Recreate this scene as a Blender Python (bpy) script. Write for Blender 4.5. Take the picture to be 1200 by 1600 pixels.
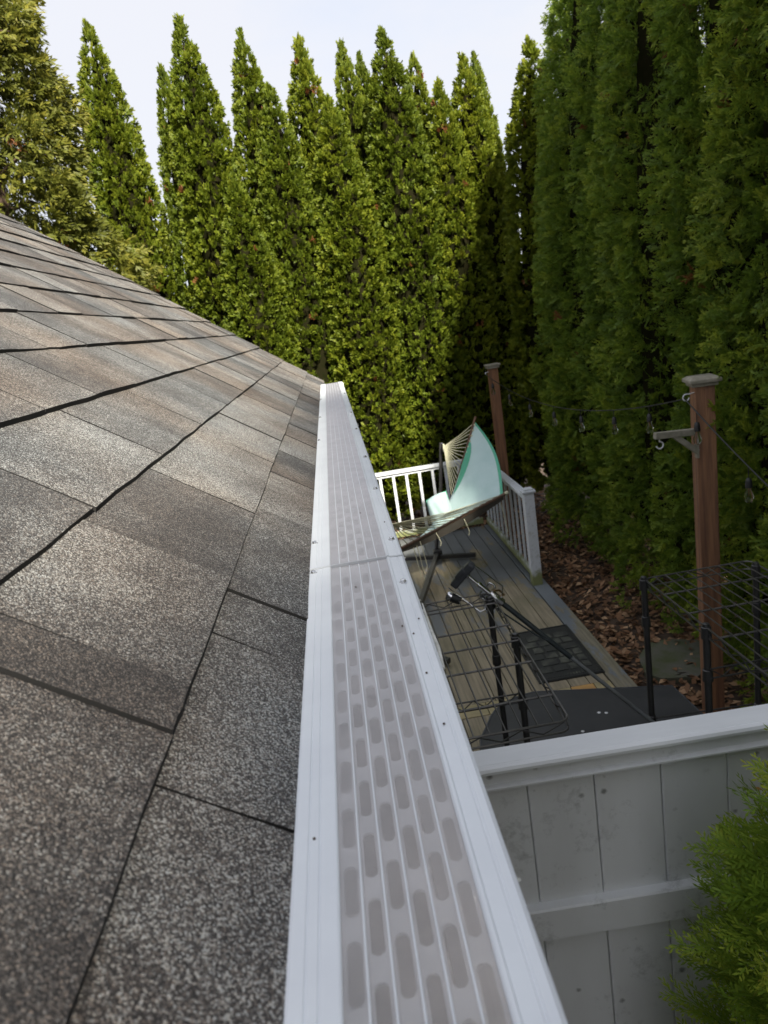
import bpy, bmesh, math, random
import numpy as np
from mathutils import Vector, Matrix

# ---------------------------------------------------------------- clear
for o in list(bpy.data.objects):
    bpy.data.objects.remove(o, do_unlink=True)
scene = bpy.context.scene
COL = scene.collection
R = math.radians
random.seed(5)

# ---------------------------------------------------------------- camera
CAM_Z = 2.95
cam_d = bpy.data.cameras.new('camera')
cam = bpy.data.objects.new('camera', cam_d); COL.objects.link(cam)
pitch, yaw, roll = R(14.92), R(2.4), R(8.93)
fwd = Vector((math.sin(yaw)*math.cos(pitch), math.cos(yaw)*math.cos(pitch), -math.sin(pitch)))
rt0 = Vector((math.cos(yaw), -math.sin(yaw), 0)); dn0 = fwd.cross(rt0)
rt = rt0*math.cos(roll) + dn0*math.sin(roll)
dn = dn0*math.cos(roll) - rt0*math.sin(roll)
m3 = Matrix((rt, -dn, -fwd)).transposed()
cam.matrix_world = Matrix.Translation((0, 0, CAM_Z)) @ m3.to_4x4()
cam_d.sensor_fit = 'VERTICAL'; cam_d.sensor_height = 36.0
cam_d.lens = 36.0*1116/1600
cam_d.clip_start = 0.02; cam_d.clip_end = 600
cam_d.dof.use_dof = True; cam_d.dof.focus_distance = 1.05; cam_d.dof.aperture_fstop = 13.0
scene.camera = cam

# ---------------------------------------------------------------- sky and sun
SUN_EL = R(40); SUN_AZ = math.atan2(0.28, -0.96)
to_sun = Vector((math.sin(SUN_AZ)*math.cos(SUN_EL), math.cos(SUN_AZ)*math.cos(SUN_EL), math.sin(SUN_EL)))
world = bpy.data.worlds.new('World'); scene.world = world; world.use_nodes = True
nt = world.node_tree; nt.nodes.clear()
wo = nt.nodes.new('ShaderNodeOutputWorld'); bg = nt.nodes.new('ShaderNodeBackground')
sky = nt.nodes.new('ShaderNodeTexSky'); sky.sky_type = 'NISHITA'; sky.sun_disc = False
sky.sun_elevation = SUN_EL; sky.sun_rotation = SUN_AZ; sky.air_density = 1.0; sky.dust_density = 1.5
tc = nt.nodes.new('ShaderNodeTexCoord')
mp = nt.nodes.new('ShaderNodeMapping'); mp.inputs['Scale'].default_value = (1, 1, 2.2)
nz = nt.nodes.new('ShaderNodeTexNoise'); nz.inputs['Scale'].default_value = 1.7; nz.inputs['Detail'].default_value = 6; nz.inputs['Roughness'].default_value = .55
rp = nt.nodes.new('ShaderNodeValToRGB'); rp.color_ramp.elements[0].position = .30; rp.color_ramp.elements[1].position = .62
rp.color_ramp.elements[0].color = (.58, .58, .58, 1); rp.color_ramp.elements[1].color = (.97, .97, .97, 1)
mx = nt.nodes.new('ShaderNodeMix'); mx.data_type = 'RGBA'
mx.inputs['B'].default_value = (3.62, 3.68, 3.95, 1)
nt.links.new(tc.outputs['Generated'], mp.inputs['Vector']); nt.links.new(mp.outputs[0], nz.inputs['Vector'])
nt.links.new(nz.outputs['Fac'], rp.inputs[0]); nt.links.new(rp.outputs[0], mx.inputs['Factor'])
nt.links.new(sky.outputs[0], mx.inputs['A']); nt.links.new(mx.outputs['Result'], bg.inputs['Color'])
bg.inputs['Strength'].default_value = .1
nt.links.new(bg.outputs[0], wo.inputs['Surface'])
sun_d = bpy.data.lights.new('sun', 'SUN'); sun_d.energy = 4.6; sun_d.angle = R(2.5); sun_d.color = (1, .93, .80)
sun = bpy.data.objects.new('sun', sun_d); COL.objects.link(sun)
sun.rotation_euler = to_sun.to_track_quat('Z', 'Y').to_euler(); sun.location = (6, -8, 12)
vs = scene.view_settings
vs.view_transform = 'Standard'; vs.look = 'None'; vs.exposure = 1.3; vs.gamma = 1.0; vs.use_curve_mapping = False
scene.render.engine = 'CYCLES'
scene.cycles.max_bounces = 14; scene.cycles.diffuse_bounces = 7; scene.cycles.transmission_bounces = 10; scene.cycles.transparent_max_bounces = 12

# ---------------------------------------------------------------- helpers
ORG = {}
def tag(o, label=None, cat=None, group=None, kind=None):
    if label: o['label'] = label
    if cat: o['category'] = cat
    if group: o['group'] = group
    if kind: o['kind'] = kind
    return o
def empty(name, loc, label=None, cat=None, group=None, kind=None, rz=0):
    o = bpy.data.objects.new(name, None); COL.objects.link(o); o.empty_display_size = .1
    o.location = loc; o.rotation_euler = (0, 0, rz); ORG[o.name] = Vector(loc)
    return tag(o, label, cat, group, kind)
def link_mesh(name, me, mat, parent=None, org=None):
    o = bpy.data.objects.new(name, me); COL.objects.link(o)
    if mat and not me.materials: me.materials.append(mat)
    if parent is not None: o.parent = parent
    ORG[o.name] = org if org is not None else Vector((0, 0, 0))
    return o
class MB:
    def __init__(s): s.v = []; s.f = []; s.sm = []
    def add(s, vs, fs, smooth=False):
        n = len(s.v); s.v += [tuple(v) for v in vs]
        for f in fs: s.f.append([i+n for i in f]); s.sm.append(smooth)
        return s
    def box(s, c, d, rot=None, bev=0.0):
        bm = bmesh.new(); bmesh.ops.create_cube(bm, size=1)
        for v in bm.verts: v.co = Vector((v.co.x*d[0], v.co.y*d[1], v.co.z*d[2]))
        if bev > 0: bmesh.ops.bevel(bm, geom=bm.edges[:], offset=bev, segments=2, affect='EDGES', profile=.6)
        M = rot if rot is not None else Matrix.Identity(3)
        bm.verts.ensure_lookup_table(); bm.verts.index_update()
        s.add([M @ v.co + Vector(c) for v in bm.verts], [[v.index for v in f.verts] for f in bm.faces])
        bm.free(); return s
    def bar(s, a, b, w, h, up=(0, 0, 1), bev=0.0):
        a = Vector(a); b = Vector(b); d = (b-a); L = d.length; y = d.normalized(); z = Vector(up)
        x = y.cross(z).normalized(); z = x.cross(y)
        return s.box((a+b)/2, (w, L, h), Matrix((x, y, z)).transposed(), bev)
    def tube(s, path, r, n=8, caps=True, closed=False):
        P = [Vector(p) for p in path]; rs = r if isinstance(r, (list, tuple)) else [r]*len(P)
        t0 = (P[1]-P[0]).normalized(); u = t0.orthogonal().normalized(); rings = []; m = len(P)
        for i, p in enumerate(P):
            if closed: t = (P[(i+1) % m]-P[i-1]).normalized()
            else: t = (P[min(i+1, m-1)]-P[max(i-1, 0)]).normalized()
            u = (u - t*u.dot(t)).normalized(); w = t.cross(u)
            rings.append([p+(u*math.cos(2*math.pi*k/n)+w*math.sin(2*math.pi*k/n))*rs[i] for k in range(n)])
        vs = [v for rg in rings for v in rg]; fs = []
        for i in range(m if closed else m-1):
            j = (i+1) % m
            for k in range(n): fs.append([i*n+k, i*n+(k+1) % n, j*n+(k+1) % n, j*n+k])
        s.add(vs, fs, True)
        if caps and not closed:
            b = len(s.v)-len(vs)
            s.f.append([b+k for k in reversed(range(n))]); s.sm.append(False)
            s.f.append([b+(m-1)*n+k for k in range(n)]); s.sm.append(False)
        return s
    def lathe(s, c, prof, n=16, axis=(0, 0, 1)):
        a = Vector(axis).normalized(); u = a.orthogonal().normalized(); w = a.cross(u); c = Vector(c)
        vs = [c+a*z+(u*math.cos(2*math.pi*k/n)+w*math.sin(2*math.pi*k/n))*max(r, 1e-5) for r, z in prof for k in range(n)]
        fs = [[i*n+k, i*n+(k+1) % n, (i+1)*n+(k+1) % n, (i+1)*n+k] for i in range(len(prof)-1) for k in range(n)]
        return s.add(vs, fs, True)
    def extrude(s, prof, a, b):      # closed xz profile swept along y
        n = len(prof)
        vs = [(x, a, z) for x, z in prof]+[(x, b, z) for x, z in prof]
        fs = [[i, (i+1) % n, n+(i+1) % n, n+i] for i in range(n)]+[list(range(n)), list(reversed(range(n, 2*n)))]
        return s.add(vs, fs)
    def mesh(s, name, org=(0, 0, 0), recalc=True):
        me = bpy.data.meshes.new(name); o = Vector(org)
        me.from_pydata([tuple(Vector(v)-o) for v in s.v], [], s.f)
        me.polygons.foreach_set('use_smooth', s.sm); me.update()
        if recalc:
            bm = bmesh.new(); bm.from_mesh(me); bmesh.ops.recalc_face_normals(bm, faces=bm.faces[:]); bm.to_mesh(me); bm.free()
        if any(s.sm): me.set_sharp_from_angle(angle=R(50))
        return me
    def build(s, name, mat, parent=None, label=None):
        org = ORG[parent.name] if parent is not None else Vector((0, 0, 0))
        o = link_mesh(name, s.mesh(name, org), mat, parent, org)
        if label: o['label'] = label
        return o

def quads_mesh(name, V, tint=None, smooth=False):
    """V: (n,4,3) array of quads -> mesh with a per-face float 'tint'."""
    n = len(V); me = bpy.data.meshes.new(name)
    me.vertices.add(n*4); me.vertices.foreach_set('co', V.reshape(-1).astype(np.float32))
    me.loops.add(n*4); me.loops.foreach_set('vertex_index', np.arange(n*4, dtype=np.int32))
    me.polygons.add(n); me.polygons.foreach_set('loop_start', np.arange(0, n*4, 4, dtype=np.int32))
    me.update(calc_edges=True)
    if tint is not None:
        a = me.attributes.new('tint', 'FLOAT', 'FACE'); a.data.foreach_set('value', tint.astype(np.float32))
    return me

# ---------------------------------------------------------------- materials
def newmat(name):
    m = bpy.data.materials.new(name); m.use_nodes = True; t = m.node_tree
    b = t.nodes['Principled BSDF']; return m, t, b
def nd(t, typ, **kw):
    n = t.nodes.new(typ)
    for k, v in kw.items():
        if k in n.inputs: n.inputs[k].default_value = v
        else: setattr(n, k, v)
    return n
def ramp(t, stops):
    n = t.nodes.new('ShaderNodeValToRGB'); e = n.color_ramp.elements
    while len(e) > 1: e.remove(e[-1])
    e[0].position = stops[0][0]; e[0].color = tuple(stops[0][1])+(1,)
    for p, c in stops[1:]:
        x = e.new(p); x.color = tuple(c)+(1,)
    return n
def mat(name, c1, c2=None, scale=8, rough=.6, metal=0., bump=0., bscale=60, stretch=(1, 1, 1), lo=.35, hi=.65, spec=.5, coat=0.):
    m, t, b = newmat(name); L = t.links
    b.inputs['Roughness'].default_value = rough; b.inputs['Metallic'].default_value = metal
    b.inputs['Specular IOR Level'].default_value = spec; b.inputs['Coat Weight'].default_value = coat
    c = nd(t, 'ShaderNodeTexCoord'); mpn = nd(t, 'ShaderNodeMapping'); mpn.inputs['Scale'].default_value = stretch
    L.new(c.outputs['Object'], mpn.inputs['Vector'])
    if c2 is None: c2 = tuple(x*.8 for x in c1)
    n = nd(t, 'ShaderNodeTexNoise', Scale=scale, Detail=6, Roughness=.6); L.new(mpn.outputs[0], n.inputs['Vector'])
    r = ramp(t, [(lo, c1), (hi, c2)]); L.new(n.outputs['Fac'], r.inputs[0]); L.new(r.outputs[0], b.inputs['Base Color'])
    if bump > 0:
        n2 = nd(t, 'ShaderNodeTexNoise', Scale=bscale, Detail=4); L.new(mpn.outputs[0], n2.inputs['Vector'])
        bp = nd(t, 'ShaderNodeBump', Strength=bump, Distance=.004); L.new(n2.outputs['Fac'], bp.inputs['Height']); L.new(bp.outputs[0], b.inputs['Normal'])
    return m
def mixc(t, fac, a, b_):
    n = t.nodes.new('ShaderNodeMix'); n.data_type = 'RGBA'
    for k, v in (('Factor', fac), ('A', a), ('B', b_)):
        if hasattr(v, 'links') or isinstance(v, bpy.types.NodeSocket): t.links.new(v, n.inputs[k])
        else: n.inputs[k].default_value = v if k == 'Factor' else tuple(v)+(1,)
    return n.outputs['Result']
def mth(t, op, a, b_=None, clamp=False):
    n = t.nodes.new('ShaderNodeMath'); n.operation = op; n.use_clamp = clamp
    for i, v in enumerate((a, b_)):
        if v is None: continue
        if isinstance(v, bpy.types.NodeSocket): t.links.new(v, n.inputs[i])
        else: n.inputs[i].default_value = v
    return n.outputs[0]

def leaf_mat(name, dark, mid, light, trans=.35, rough=.55, dead=(.24, .10, .035)):
    m, t, b = newmat(name); L = t.links
    a = nd(t, 'ShaderNodeAttribute', attribute_name='tint'); oi = nd(t, 'ShaderNodeObjectInfo')
    f = mth(t, 'ADD', a.outputs['Fac'], mth(t, 'MULTIPLY', mth(t, 'MULTIPLY', mth(t, 'SUBTRACT', oi.outputs['Random'], .5), .22), mth(t, 'LESS_THAN', a.outputs['Fac'], .97)))
    r = ramp(t, [(0, dark), (.47, mid), (.93, light), (1.0, dead if dead else light)]); L.new(f, r.inputs[0])
    L.new(r.outputs[0], b.inputs['Base Color']); b.inputs['Roughness'].default_value = rough; b.inputs['Specular IOR Level'].default_value = .35
    tr = nd(t, 'ShaderNodeBsdfTranslucent'); L.new(r.outputs[0], tr.inputs['Color'])
    mxs = nd(t, 'ShaderNodeMixShader'); mxs.inputs[0].default_value = trans
    L.new(b.outputs[0], mxs.inputs[1]); L.new(tr.outputs[0], mxs.inputs[2])
    L.new(mxs.outputs[0], t.nodes['Material Output'].inputs['Surface'])
    return m

def shingle_mat():
    m, t, b = newmat('shingle_granules'); L = t.links
    c = nd(t, 'ShaderNodeTexCoord'); oi = nd(t, 'ShaderNodeObjectInfo'); g = nd(t, 'ShaderNodeNewGeometry')
    v = nd(t, 'ShaderNodeTexVoronoi', Scale=1000.0); L.new(g.outputs['Position'], v.inputs['Vector'])
    sp = nd(t, 'ShaderNodeSeparateColor'); L.new(v.outputs['Color'], sp.inputs[0])
    n = nd(t, 'ShaderNodeTexNoise', Scale=7.0, Detail=3, Roughness=.5); L.new(g.outputs['Position'], n.inputs['Vector'])
    n2 = nd(t, 'ShaderNodeTexNoise', Scale=60.0, Detail=2); L.new(g.outputs['Position'], n2.inputs['Vector'])
    tone = mth(t, 'ADD', mth(t, 'MULTIPLY', mth(t, 'SUBTRACT', oi.outputs['Random'], .5), .32), mth(t, 'MULTIPLY', mth(t, 'SUBTRACT', n.outputs['Fac'], .5), .75))
    tone = mth(t, 'ADD', tone, mth(t, 'MULTIPLY', mth(t, 'SUBTRACT', n2.outputs['Fac'], .5), .30))
    val = mth(t, 'ADD', mth(t, 'POWER', sp.outputs[0], 1.08), mth(t, 'MULTIPLY', tone, .85), clamp=True)
    cool = ramp(t, [(0, (.026, .026, .028)), (.30, (.045, .045, .047)), (.55, (.090, .091, .092)), (.75, (.165, .170, .170)), (.88, (.29, .31, .31)), (1, (.46, .48, .475))])
    warm = ramp(t, [(0, (.032, .027, .024)), (.30, (.060, .049, .041)), (.55, (.125, .098, .078)), (.75, (.225, .165, .125)), (.88, (.33, .27, .215)), (1, (.50, .45, .38))])
    for q in (cool, warm): q.color_ramp.interpolation = 'LINEAR'; L.new(val, q.inputs[0])
    n3 = nd(t, 'ShaderNodeTexNoise', Scale=3.3, Detail=2); L.new(g.outputs['Position'], n3.inputs['Vector'])
    hue = mth(t, 'ADD', mth(t, 'MULTIPLY', sp.outputs[1], .5), mth(t, 'MULTIPLY', mth(t, 'SUBTRACT', n3.outputs['Fac'], .42), 2.2), clamp=True)
    col = mixc(t, hue, cool.outputs[0], warm.outputs[0])
    L.new(col, b.inputs['Base Color']); b.inputs['Roughness'].default_value = .8; b.inputs['Specular IOR Level'].default_value = .45
    bp = nd(t, 'ShaderNodeBump', Strength=.9, Distance=.0012); bp.invert = True
    L.new(v.outputs['Distance'], bp.inputs['Height']); L.new(bp.outputs[0], b.inputs['Normal'])
    return m

def deck_mat(name, paint, wood, worn):
    m, t, b = newmat(name); L = t.links
    g = nd(t, 'ShaderNodeNewGeometry'); mpn = nd(t, 'ShaderNodeMapping'); mpn.inputs['Scale'].default_value = (1, .3, 1); L.new(g.outputs['Position'], mpn.inputs['Vector'])
    gr = nd(t, 'ShaderNodeTexNoise', Scale=45.0, Detail=5); mp2 = nd(t, 'ShaderNodeMapping'); mp2.inputs['Scale'].default_value = (1, .05, 1)
    L.new(g.outputs['Position'], mp2.inputs['Vector']); L.new(mp2.outputs[0], gr.inputs['Vector'])
    n = nd(t, 'ShaderNodeTexNoise', Scale=3.0, Detail=7, Roughness=.68); L.new(mpn.outputs[0], n.inputs['Vector'])
    n2 = nd(t, 'ShaderNodeTexNoise', Scale=2.0, Detail=5); L.new(g.outputs['Position'], n2.inputs['Vector'])
    sx = nd(t, 'ShaderNodeSeparateXYZ'); L.new(g.outputs['Position'], sx.inputs[0])
    yy = mth(t, 'MULTIPLY', mth(t, 'SUBTRACT', 6.9, sx.outputs['Y']), .16)      # foot traffic wears the paint away at the house end
    w = mth(t, 'ADD', mth(t, 'ADD', mth(t, 'SUBTRACT', mth(t, 'MULTIPLY', n.outputs['Fac'], 2.0), .5), yy), worn)
    oi = nd(t, 'ShaderNodeObjectInfo'); w = mth(t, 'ADD', w, mth(t, 'MULTIPLY', mth(t, 'SUBTRACT', oi.outputs['Random'], .5), .18))
    mk = ramp(t, [(.50, (0, 0, 0)), (.60, (1, 1, 1))]); L.new(w, mk.inputs[0])
    wr = ramp(t, [(.3, tuple(x*.55 for x in wood)), (.7, wood)]); L.new(gr.outputs['Fac'], wr.inputs[0])
    moss = ramp(t, [(.45, (0, 0, 0)), (.7, (1, 1, 1))]); L.new(n2.outputs['Fac'], moss.inputs[0])
    wcol = mixc(t, mth(t, 'MULTIPLY', moss.outputs[0], .55), wr.outputs[0], (.10, .105, .045))
    pr = ramp(t, [(.3, tuple(x*.75 for x in paint)), (.7, paint)]); L.new(n2.outputs['Fac'], pr.inputs[0])
    col = mixc(t, mk.outputs[0], pr.outputs[0], wcol); L.new(col, b.inputs['Base Color'])
    rr = nd(t, 'ShaderNodeMapRange'); rr.inputs[3].default_value = .38; rr.inputs[4].default_value = .7; L.new(mk.outputs[0], rr.inputs[0]); L.new(rr.outputs[0], b.inputs['Roughness'])
    bp = nd(t, 'ShaderNodeBump', Strength=.35, Distance=.003); L.new(gr.outputs['Fac'], bp.inputs['Height']); L.new(bp.outputs[0], b.inputs['Normal'])
    return m

def painted_mat(name, paint, algae=(.22, .24, .10), z0=.2, z1=.55, dirt=(.30, .29, .26), amount=.5, rough=.5):
    m, t, b = newmat(name); L = t.links
    g = nd(t, 'ShaderNodeNewGeometry'); sx = nd(t, 'ShaderNodeSeparateXYZ'); L.new(g.outputs['Position'], sx.inputs[0])
    n = nd(t, 'ShaderNodeTexNoise', Scale=9.0, Detail=8, Roughness=.7); L.new(g.outputs['Position'], n.inputs['Vector'])
    n2 = nd(t, 'ShaderNodeTexNoise', Scale=40.0, Detail=4, Roughness=.6); L.new(g.outputs['Position'], n2.inputs['Vector'])
    mr = nd(t, 'ShaderNodeMapRange'); mr.inputs[1].default_value = z0; mr.inputs[2].default_value = z1; mr.inputs[3].default_value = .55; mr.inputs[4].default_value = 0
    L.new(sx.outputs['Z'], mr.inputs[0])
    k = ramp(t, [(.55, (0, 0, 0)), (.85, (1, 1, 1))]); L.new(mth(t, 'ADD', n.outputs['Fac'], mr.outputs[0]), k.inputs[0])
    d = ramp(t, [(.52, (0, 0, 0)), (.75, (1, 1, 1))]); L.new(n2.outputs['Fac'], d.inputs[0])
    c1 = mixc(t, mth(t, 'MULTIPLY', d.outputs[0], amount), paint, dirt)
    col = mixc(t, k.outputs[0], c1, algae); L.new(col, b.inputs['Base Color']); b.inputs['Roughness'].default_value = rough
    bp = nd(t, 'ShaderNodeBump', Strength=.15, Distance=.003); L.new(n2.outputs['Fac'], bp.inputs['Height']); L.new(bp.outputs[0], b.inputs['Normal'])
    return m

def vinyl_mat():
    m, t, b = newmat('grey_vinyl'); L = t.links
    c = nd(t, 'ShaderNodeTexCoord'); g = nd(t, 'ShaderNodeNewGeometry')
    n = nd(t, 'ShaderNodeTexNoise', Scale=5.0, Detail=6); mp2 = nd(t, 'ShaderNodeMapping'); mp2.inputs['Scale'].default_value = (1.6, 1, .5)
    L.new(g.outputs['Position'], mp2.inputs['Vector']); L.new(mp2.outputs[0], n.inputs['Vector'])
    r = ramp(t, [(.3, (.76, .775, .79)), (.7, (.68, .69, .70))]); L.new(n.outputs['Fac'], r.inputs[0])
    v = nd(t, 'ShaderNodeTexVoronoi', Scale=17.0); L.new(g.outputs['Position'], v.inputs['Vector'])
    sp = nd(t, 'ShaderNodeSeparateColor'); L.new(v.outputs['Color'], sp.inputs[0])
    n2 = nd(t, 'ShaderNodeTexNoise', Scale=130.0, Detail=3); L.new(g.outputs['Position'], n2.inputs['Vector'])
    rad = mth(t, 'MULTIPLY', mth(t, 'MULTIPLY', sp.outputs[0], sp.outputs[0]), .25)
    dd = mth(t, 'SUBTRACT', rad, mth(t, 'ADD', v.outputs['Distance'], mth(t, 'MULTIPLY', mth(t, 'SUBTRACT', n2.outputs['Fac'], .5), .12)))
    spot = nd(t, 'ShaderNodeMapRange'); spot.inputs[1].default_value = -.01; spot.inputs[2].default_value = .10; L.new(dd, spot.inputs[0])
    # mildew blotches
    n3 = nd(t, 'ShaderNodeTexNoise', Scale=26.0, Detail=8, Roughness=.75); L.new(g.outputs['Position'], n3.inputs['Vector'])
    n4 = nd(t, 'ShaderNodeTexNoise', Scale=4.2, Detail=2); L.new(g.outputs['Position'], n4.inputs['Vector'])
    bl = ramp(t, [(.62, (0, 0, 0)), (.78, (1, 1, 1))]); L.new(mth(t, 'ADD', mth(t, 'MULTIPLY', n3.outputs['Fac'], .6), mth(t, 'MULTIPLY', n4.outputs['Fac'], .55)), bl.inputs[0])
    k = mth(t, 'ADD', mth(t, 'MULTIPLY', spot.outputs[0], .75), mth(t, 'MULTIPLY', bl.outputs[0], .5), clamp=True)
    col = mixc(t, k, r.outputs[0], (.085, .085, .08)); L.new(col, b.inputs['Base Color']); b.inputs['Roughness'].default_value = .42
    return m

M = {}
M['shingle'] = shingle_mat()
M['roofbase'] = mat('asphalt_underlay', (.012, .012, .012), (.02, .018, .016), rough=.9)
M['white_alu'] = mat('white_coated_aluminium', (.73, .765, .80), (.68, .71, .75), scale=14, rough=.38, spec=.5)
M['alu'] = mat('bare_aluminium', (.80, .81, .83), (.70, .71, .73), scale=22, rough=.36, metal=.85)
M['wire'] = mat('steel_micromesh', (.50, .485, .485), (.43, .42, .42), scale=30, rough=.30, metal=.9)
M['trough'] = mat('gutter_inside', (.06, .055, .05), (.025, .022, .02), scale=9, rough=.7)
M['rubber_seal'] = mat('pale_sealant', (.62, .62, .58), (.42, .42, .38), scale=90, rough=.7)
M['chrome'] = mat('chrome', (.82, .82, .83), (.6, .6, .62), rough=.14, metal=1.)
M['screw'] = mat('zinc_screw', (.75, .75, .76), (.5, .5, .5), rough=.25, metal=1.)
M['vinyl'] = vinyl_mat()
M['vinyl_white'] = mat('white_vinyl_rail', (.80, .82, .84), (.74, .76, .78), scale=20, rough=.35, stretch=(.2, 1, 1))
M['deck'] = deck_mat('worn_deck_boards', (.19, .20, .21), (.36, .305, .21), .03)
M['deck_edge'] = deck_mat('painted_deck_border', (.21, .23, .25), (.28, .25, .18), -.17)
M['orange_wood'] = mat('fresh_orange_wood', (.55, .32, .11), (.44, .25, .09), scale=12, rough=.7, stretch=(.2, 1, 1), bump=.2)
M['pale_wood'] = mat('pale_worn_wood', (.44, .36, .20), (.30, .26, .14), scale=9, rough=.7, stretch=(.3, 1, 1), bump=.2)
M['rail'] = painted_mat('white_painted_rail', (.66, .69, .73), z0=.22, z1=.40)
M['redwood'] = mat('stained_cedar_post', (.33, .165, .085), (.15, .072, .045), scale=9, rough=.6, stretch=(3.5, 3.5, .2), bump=.8, bscale=40)
M['weathered'] = mat('weathered_grey_wood', (.34, .31, .25), (.20, .19, .14), scale=14, rough=.8, bump=.3, stretch=(1, 1, 1))
M['black_metal'] = mat('black_epoxy_steel', (.026, .026, .027), (.038, .036, .034), scale=20, rough=.34, spec=.6)
M['black_cloth'] = mat('black_tabletop', (.030, .031, .034), (.045, .045, .048), scale=5, rough=.42, bump=.05, bscale=200)
M['black_rubber'] = mat('black_rubber', (.016, .017, .018), (.030, .031, .028), scale=8, rough=.55, bump=.2, bscale=180)
M['mat_pad'] = mat('worn_rubber_pad', (.035, .037, .034), (.15, .155, .12), scale=5, rough=.6, bump=.3, bscale=160, lo=.45, hi=.72)
M['grey_plastic'] = mat('grey_plastic', (.06, .065, .075), (.04, .043, .05), rough=.4)
M['pole'] = mat('dark_pole', (.05, .062, .068), (.03, .036, .04), rough=.3, metal=.3)
M['pole_grey'] = mat('grey_pole', (.20, .215, .22), (.13, .14, .14), rough=.35, metal=.2)
M['rack_wire'] = mat('sky_greyed_wire', (.13, .125, .118), (.075, .072, .068), scale=30, rough=.32, metal=.4)  # black wire lightened so its colour carries the grey of reflected sky
M['teal'] = mat('pale_teal_canvas', (.50, .68, .66), (.58, .74, .73), scale=5, rough=.75, bump=1.0, bscale=14)
M['teal_green'] = mat('green_canvas_border', (.10, .42, .26), (.12, .46, .31), scale=8, rough=.75)
M['teal_under'] = mat('brown_canvas_back', (.085, .075, .062), (.065, .06, .05), rough=.8)
M['bar'] = mat('brown_spreader_bar', (.16, .085, .05), (.10, .06, .04), scale=20, rough=.5)
M['rope'] = mat('cream_rope', (.62, .60, .42), (.54, .53, .38), scale=60, rough=.85)
M['soil'] = mat('brown_soil', (.085, .056, .036), (.05, .034, .024), scale=5, rough=.95, bump=.6, bscale=30)
M['stone'] = mat('grey_stepping_stone', (.12, .115, .095), (.07, .085, .03), scale=6, rough=.85, bump=.5, bscale=30)
M['litter'] = leaf_mat('dead_leaf_litter', (.075, .042, .024), (.26, .135, .068), (.55, .36, .21), trans=.08, rough=.7, dead=(.55, .36, .21))
M['leaf_sun'] = leaf_mat('arborvitae_foliage', (.060, .094, .009), (.145, .192, .014), (.28, .305, .024), trans=.42)
M['leaf_deep'] = leaf_mat('arborvitae_foliage_deep', (.080, .135, .018), (.165, .255, .030), (.37, .42, .045), trans=.50)
M['leaf_olive'] = leaf_mat('cedar_foliage_olive', (.060, .074, .012), (.145, .160, .024), (.31, .28, .040), trans=.42)
M['leaf_near'] = leaf_mat('shrub_foliage', (.085, .16, .022), (.22, .33, .036), (.46, .50, .06), trans=.42, rough=.45)
M['core'] = mat('dark_inner_hull', (.016, .014, .007), (.010, .012, .004), scale=14, rough=1., spec=.0)  # dead-brown hull darkened to near black to paint shade in crown gaps
M['bark'] = mat('brown_bark', (.10, .062, .042), (.055, .036, .026), scale=9, rough=.9, stretch=(3, 3, .3), bump=.6, bscale=30)
M['siding'] = mat('white_siding', (.68, .69, .70), (.62, .63, .64), rough=.55)
M['white_pvc'] = mat('white_pvc', (.75, .75, .76), (.66, .66, .67), rough=.4)
M['cable'] = mat('black_cable', (.012, .012, .013), (.02, .02, .02), rough=.5)
gm, gt, gb = newmat('clear_bulb_glass'); gb.inputs['Transmission Weight'].default_value = 1.0; gb.inputs['Roughness'].default_value = .03; gb.inputs['Base Color'].default_value = (.97, .97, .95, 1); gb.inputs['IOR'].default_value = 1.3
M['glass'] = gm
M['brass'] = mat('dull_brass', (.42, .28, .13), (.30, .2, .1), rough=.35, metal=.9)

# ================================================================ ground
g = MB(); g.add([(-250, -250, 0), (250, -250, 0), (250, 250, 0), (-250, 250, 0)], [[0, 1, 2, 3]])
tag(g.build('ground', M['soil']), kind='structure')
def leaf_litter():
    rng = np.random.default_rng(3); n = 15000
    x = np.concatenate([rng.uniform(1.75, 4.3, n*3//4), rng.uniform(-2, 3, n//4)]); y = np.concatenate([rng.uniform(2.6, 9.4, n*3//4), rng.uniform(8.8, 10.8, n//4)])
    k = len(x); z = .004+rng.random(k)**2*.05
    s = rng.uniform(.018, .05, k); a = rng.uniform(0, 6.283, k); w = s*rng.uniform(.35, .6, k)
    u = np.stack([np.cos(a), np.sin(a), rng.normal(0, .35, k)], 1); v = np.stack([-np.sin(a), np.cos(a), rng.normal(0, .45, k)], 1)
    P = np.stack([x, y, z], 1); s = s[:, None]; w = w[:, None]
    lift = np.array([0, 0, 1])*s*.2
    V = np.stack([P-u*s, P+v*w+lift, P+u*s, P-v*w+lift*rng.random((k, 1))], 1); V[:, :, 2] = np.maximum(V[:, :, 2], .003)
    o = link_mesh('leaf_litter', quads_mesh('leaf_litter', V, rng.beta(1.6, 2.0, k)), M['litter'])
    tag(o, 'brown dead leaves strewn on the soil beside the deck', 'leaves', kind='stuff')
leaf_litter()
st = MB()
def slab(poly, z0, z1, mb, jit=0):
    n = len(poly); vs = [(x, y, z0) for x, y in poly]+[(x, y, z1) for x, y in poly]
    return mb.add(vs, [list(range(n-1, -1, -1)), list(range(n, 2*n))]+[[i, (i+1) % n, n+(i+1) % n, n+i] for i in range(n)])
slab([(2.0, 4.83), (2.08, 4.72), (2.32, 4.66), (2.52, 4.78), (2.62, 5.02), (2.60, 5.2), (2.40, 5.30), (2.22, 5.29), (2.05, 5.08)], -.02, .05, st)
tag(st.build('stepping_stone', M['stone']), 'flat mossy grey stepping stone among the brown leaves', 'stone')

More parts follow.
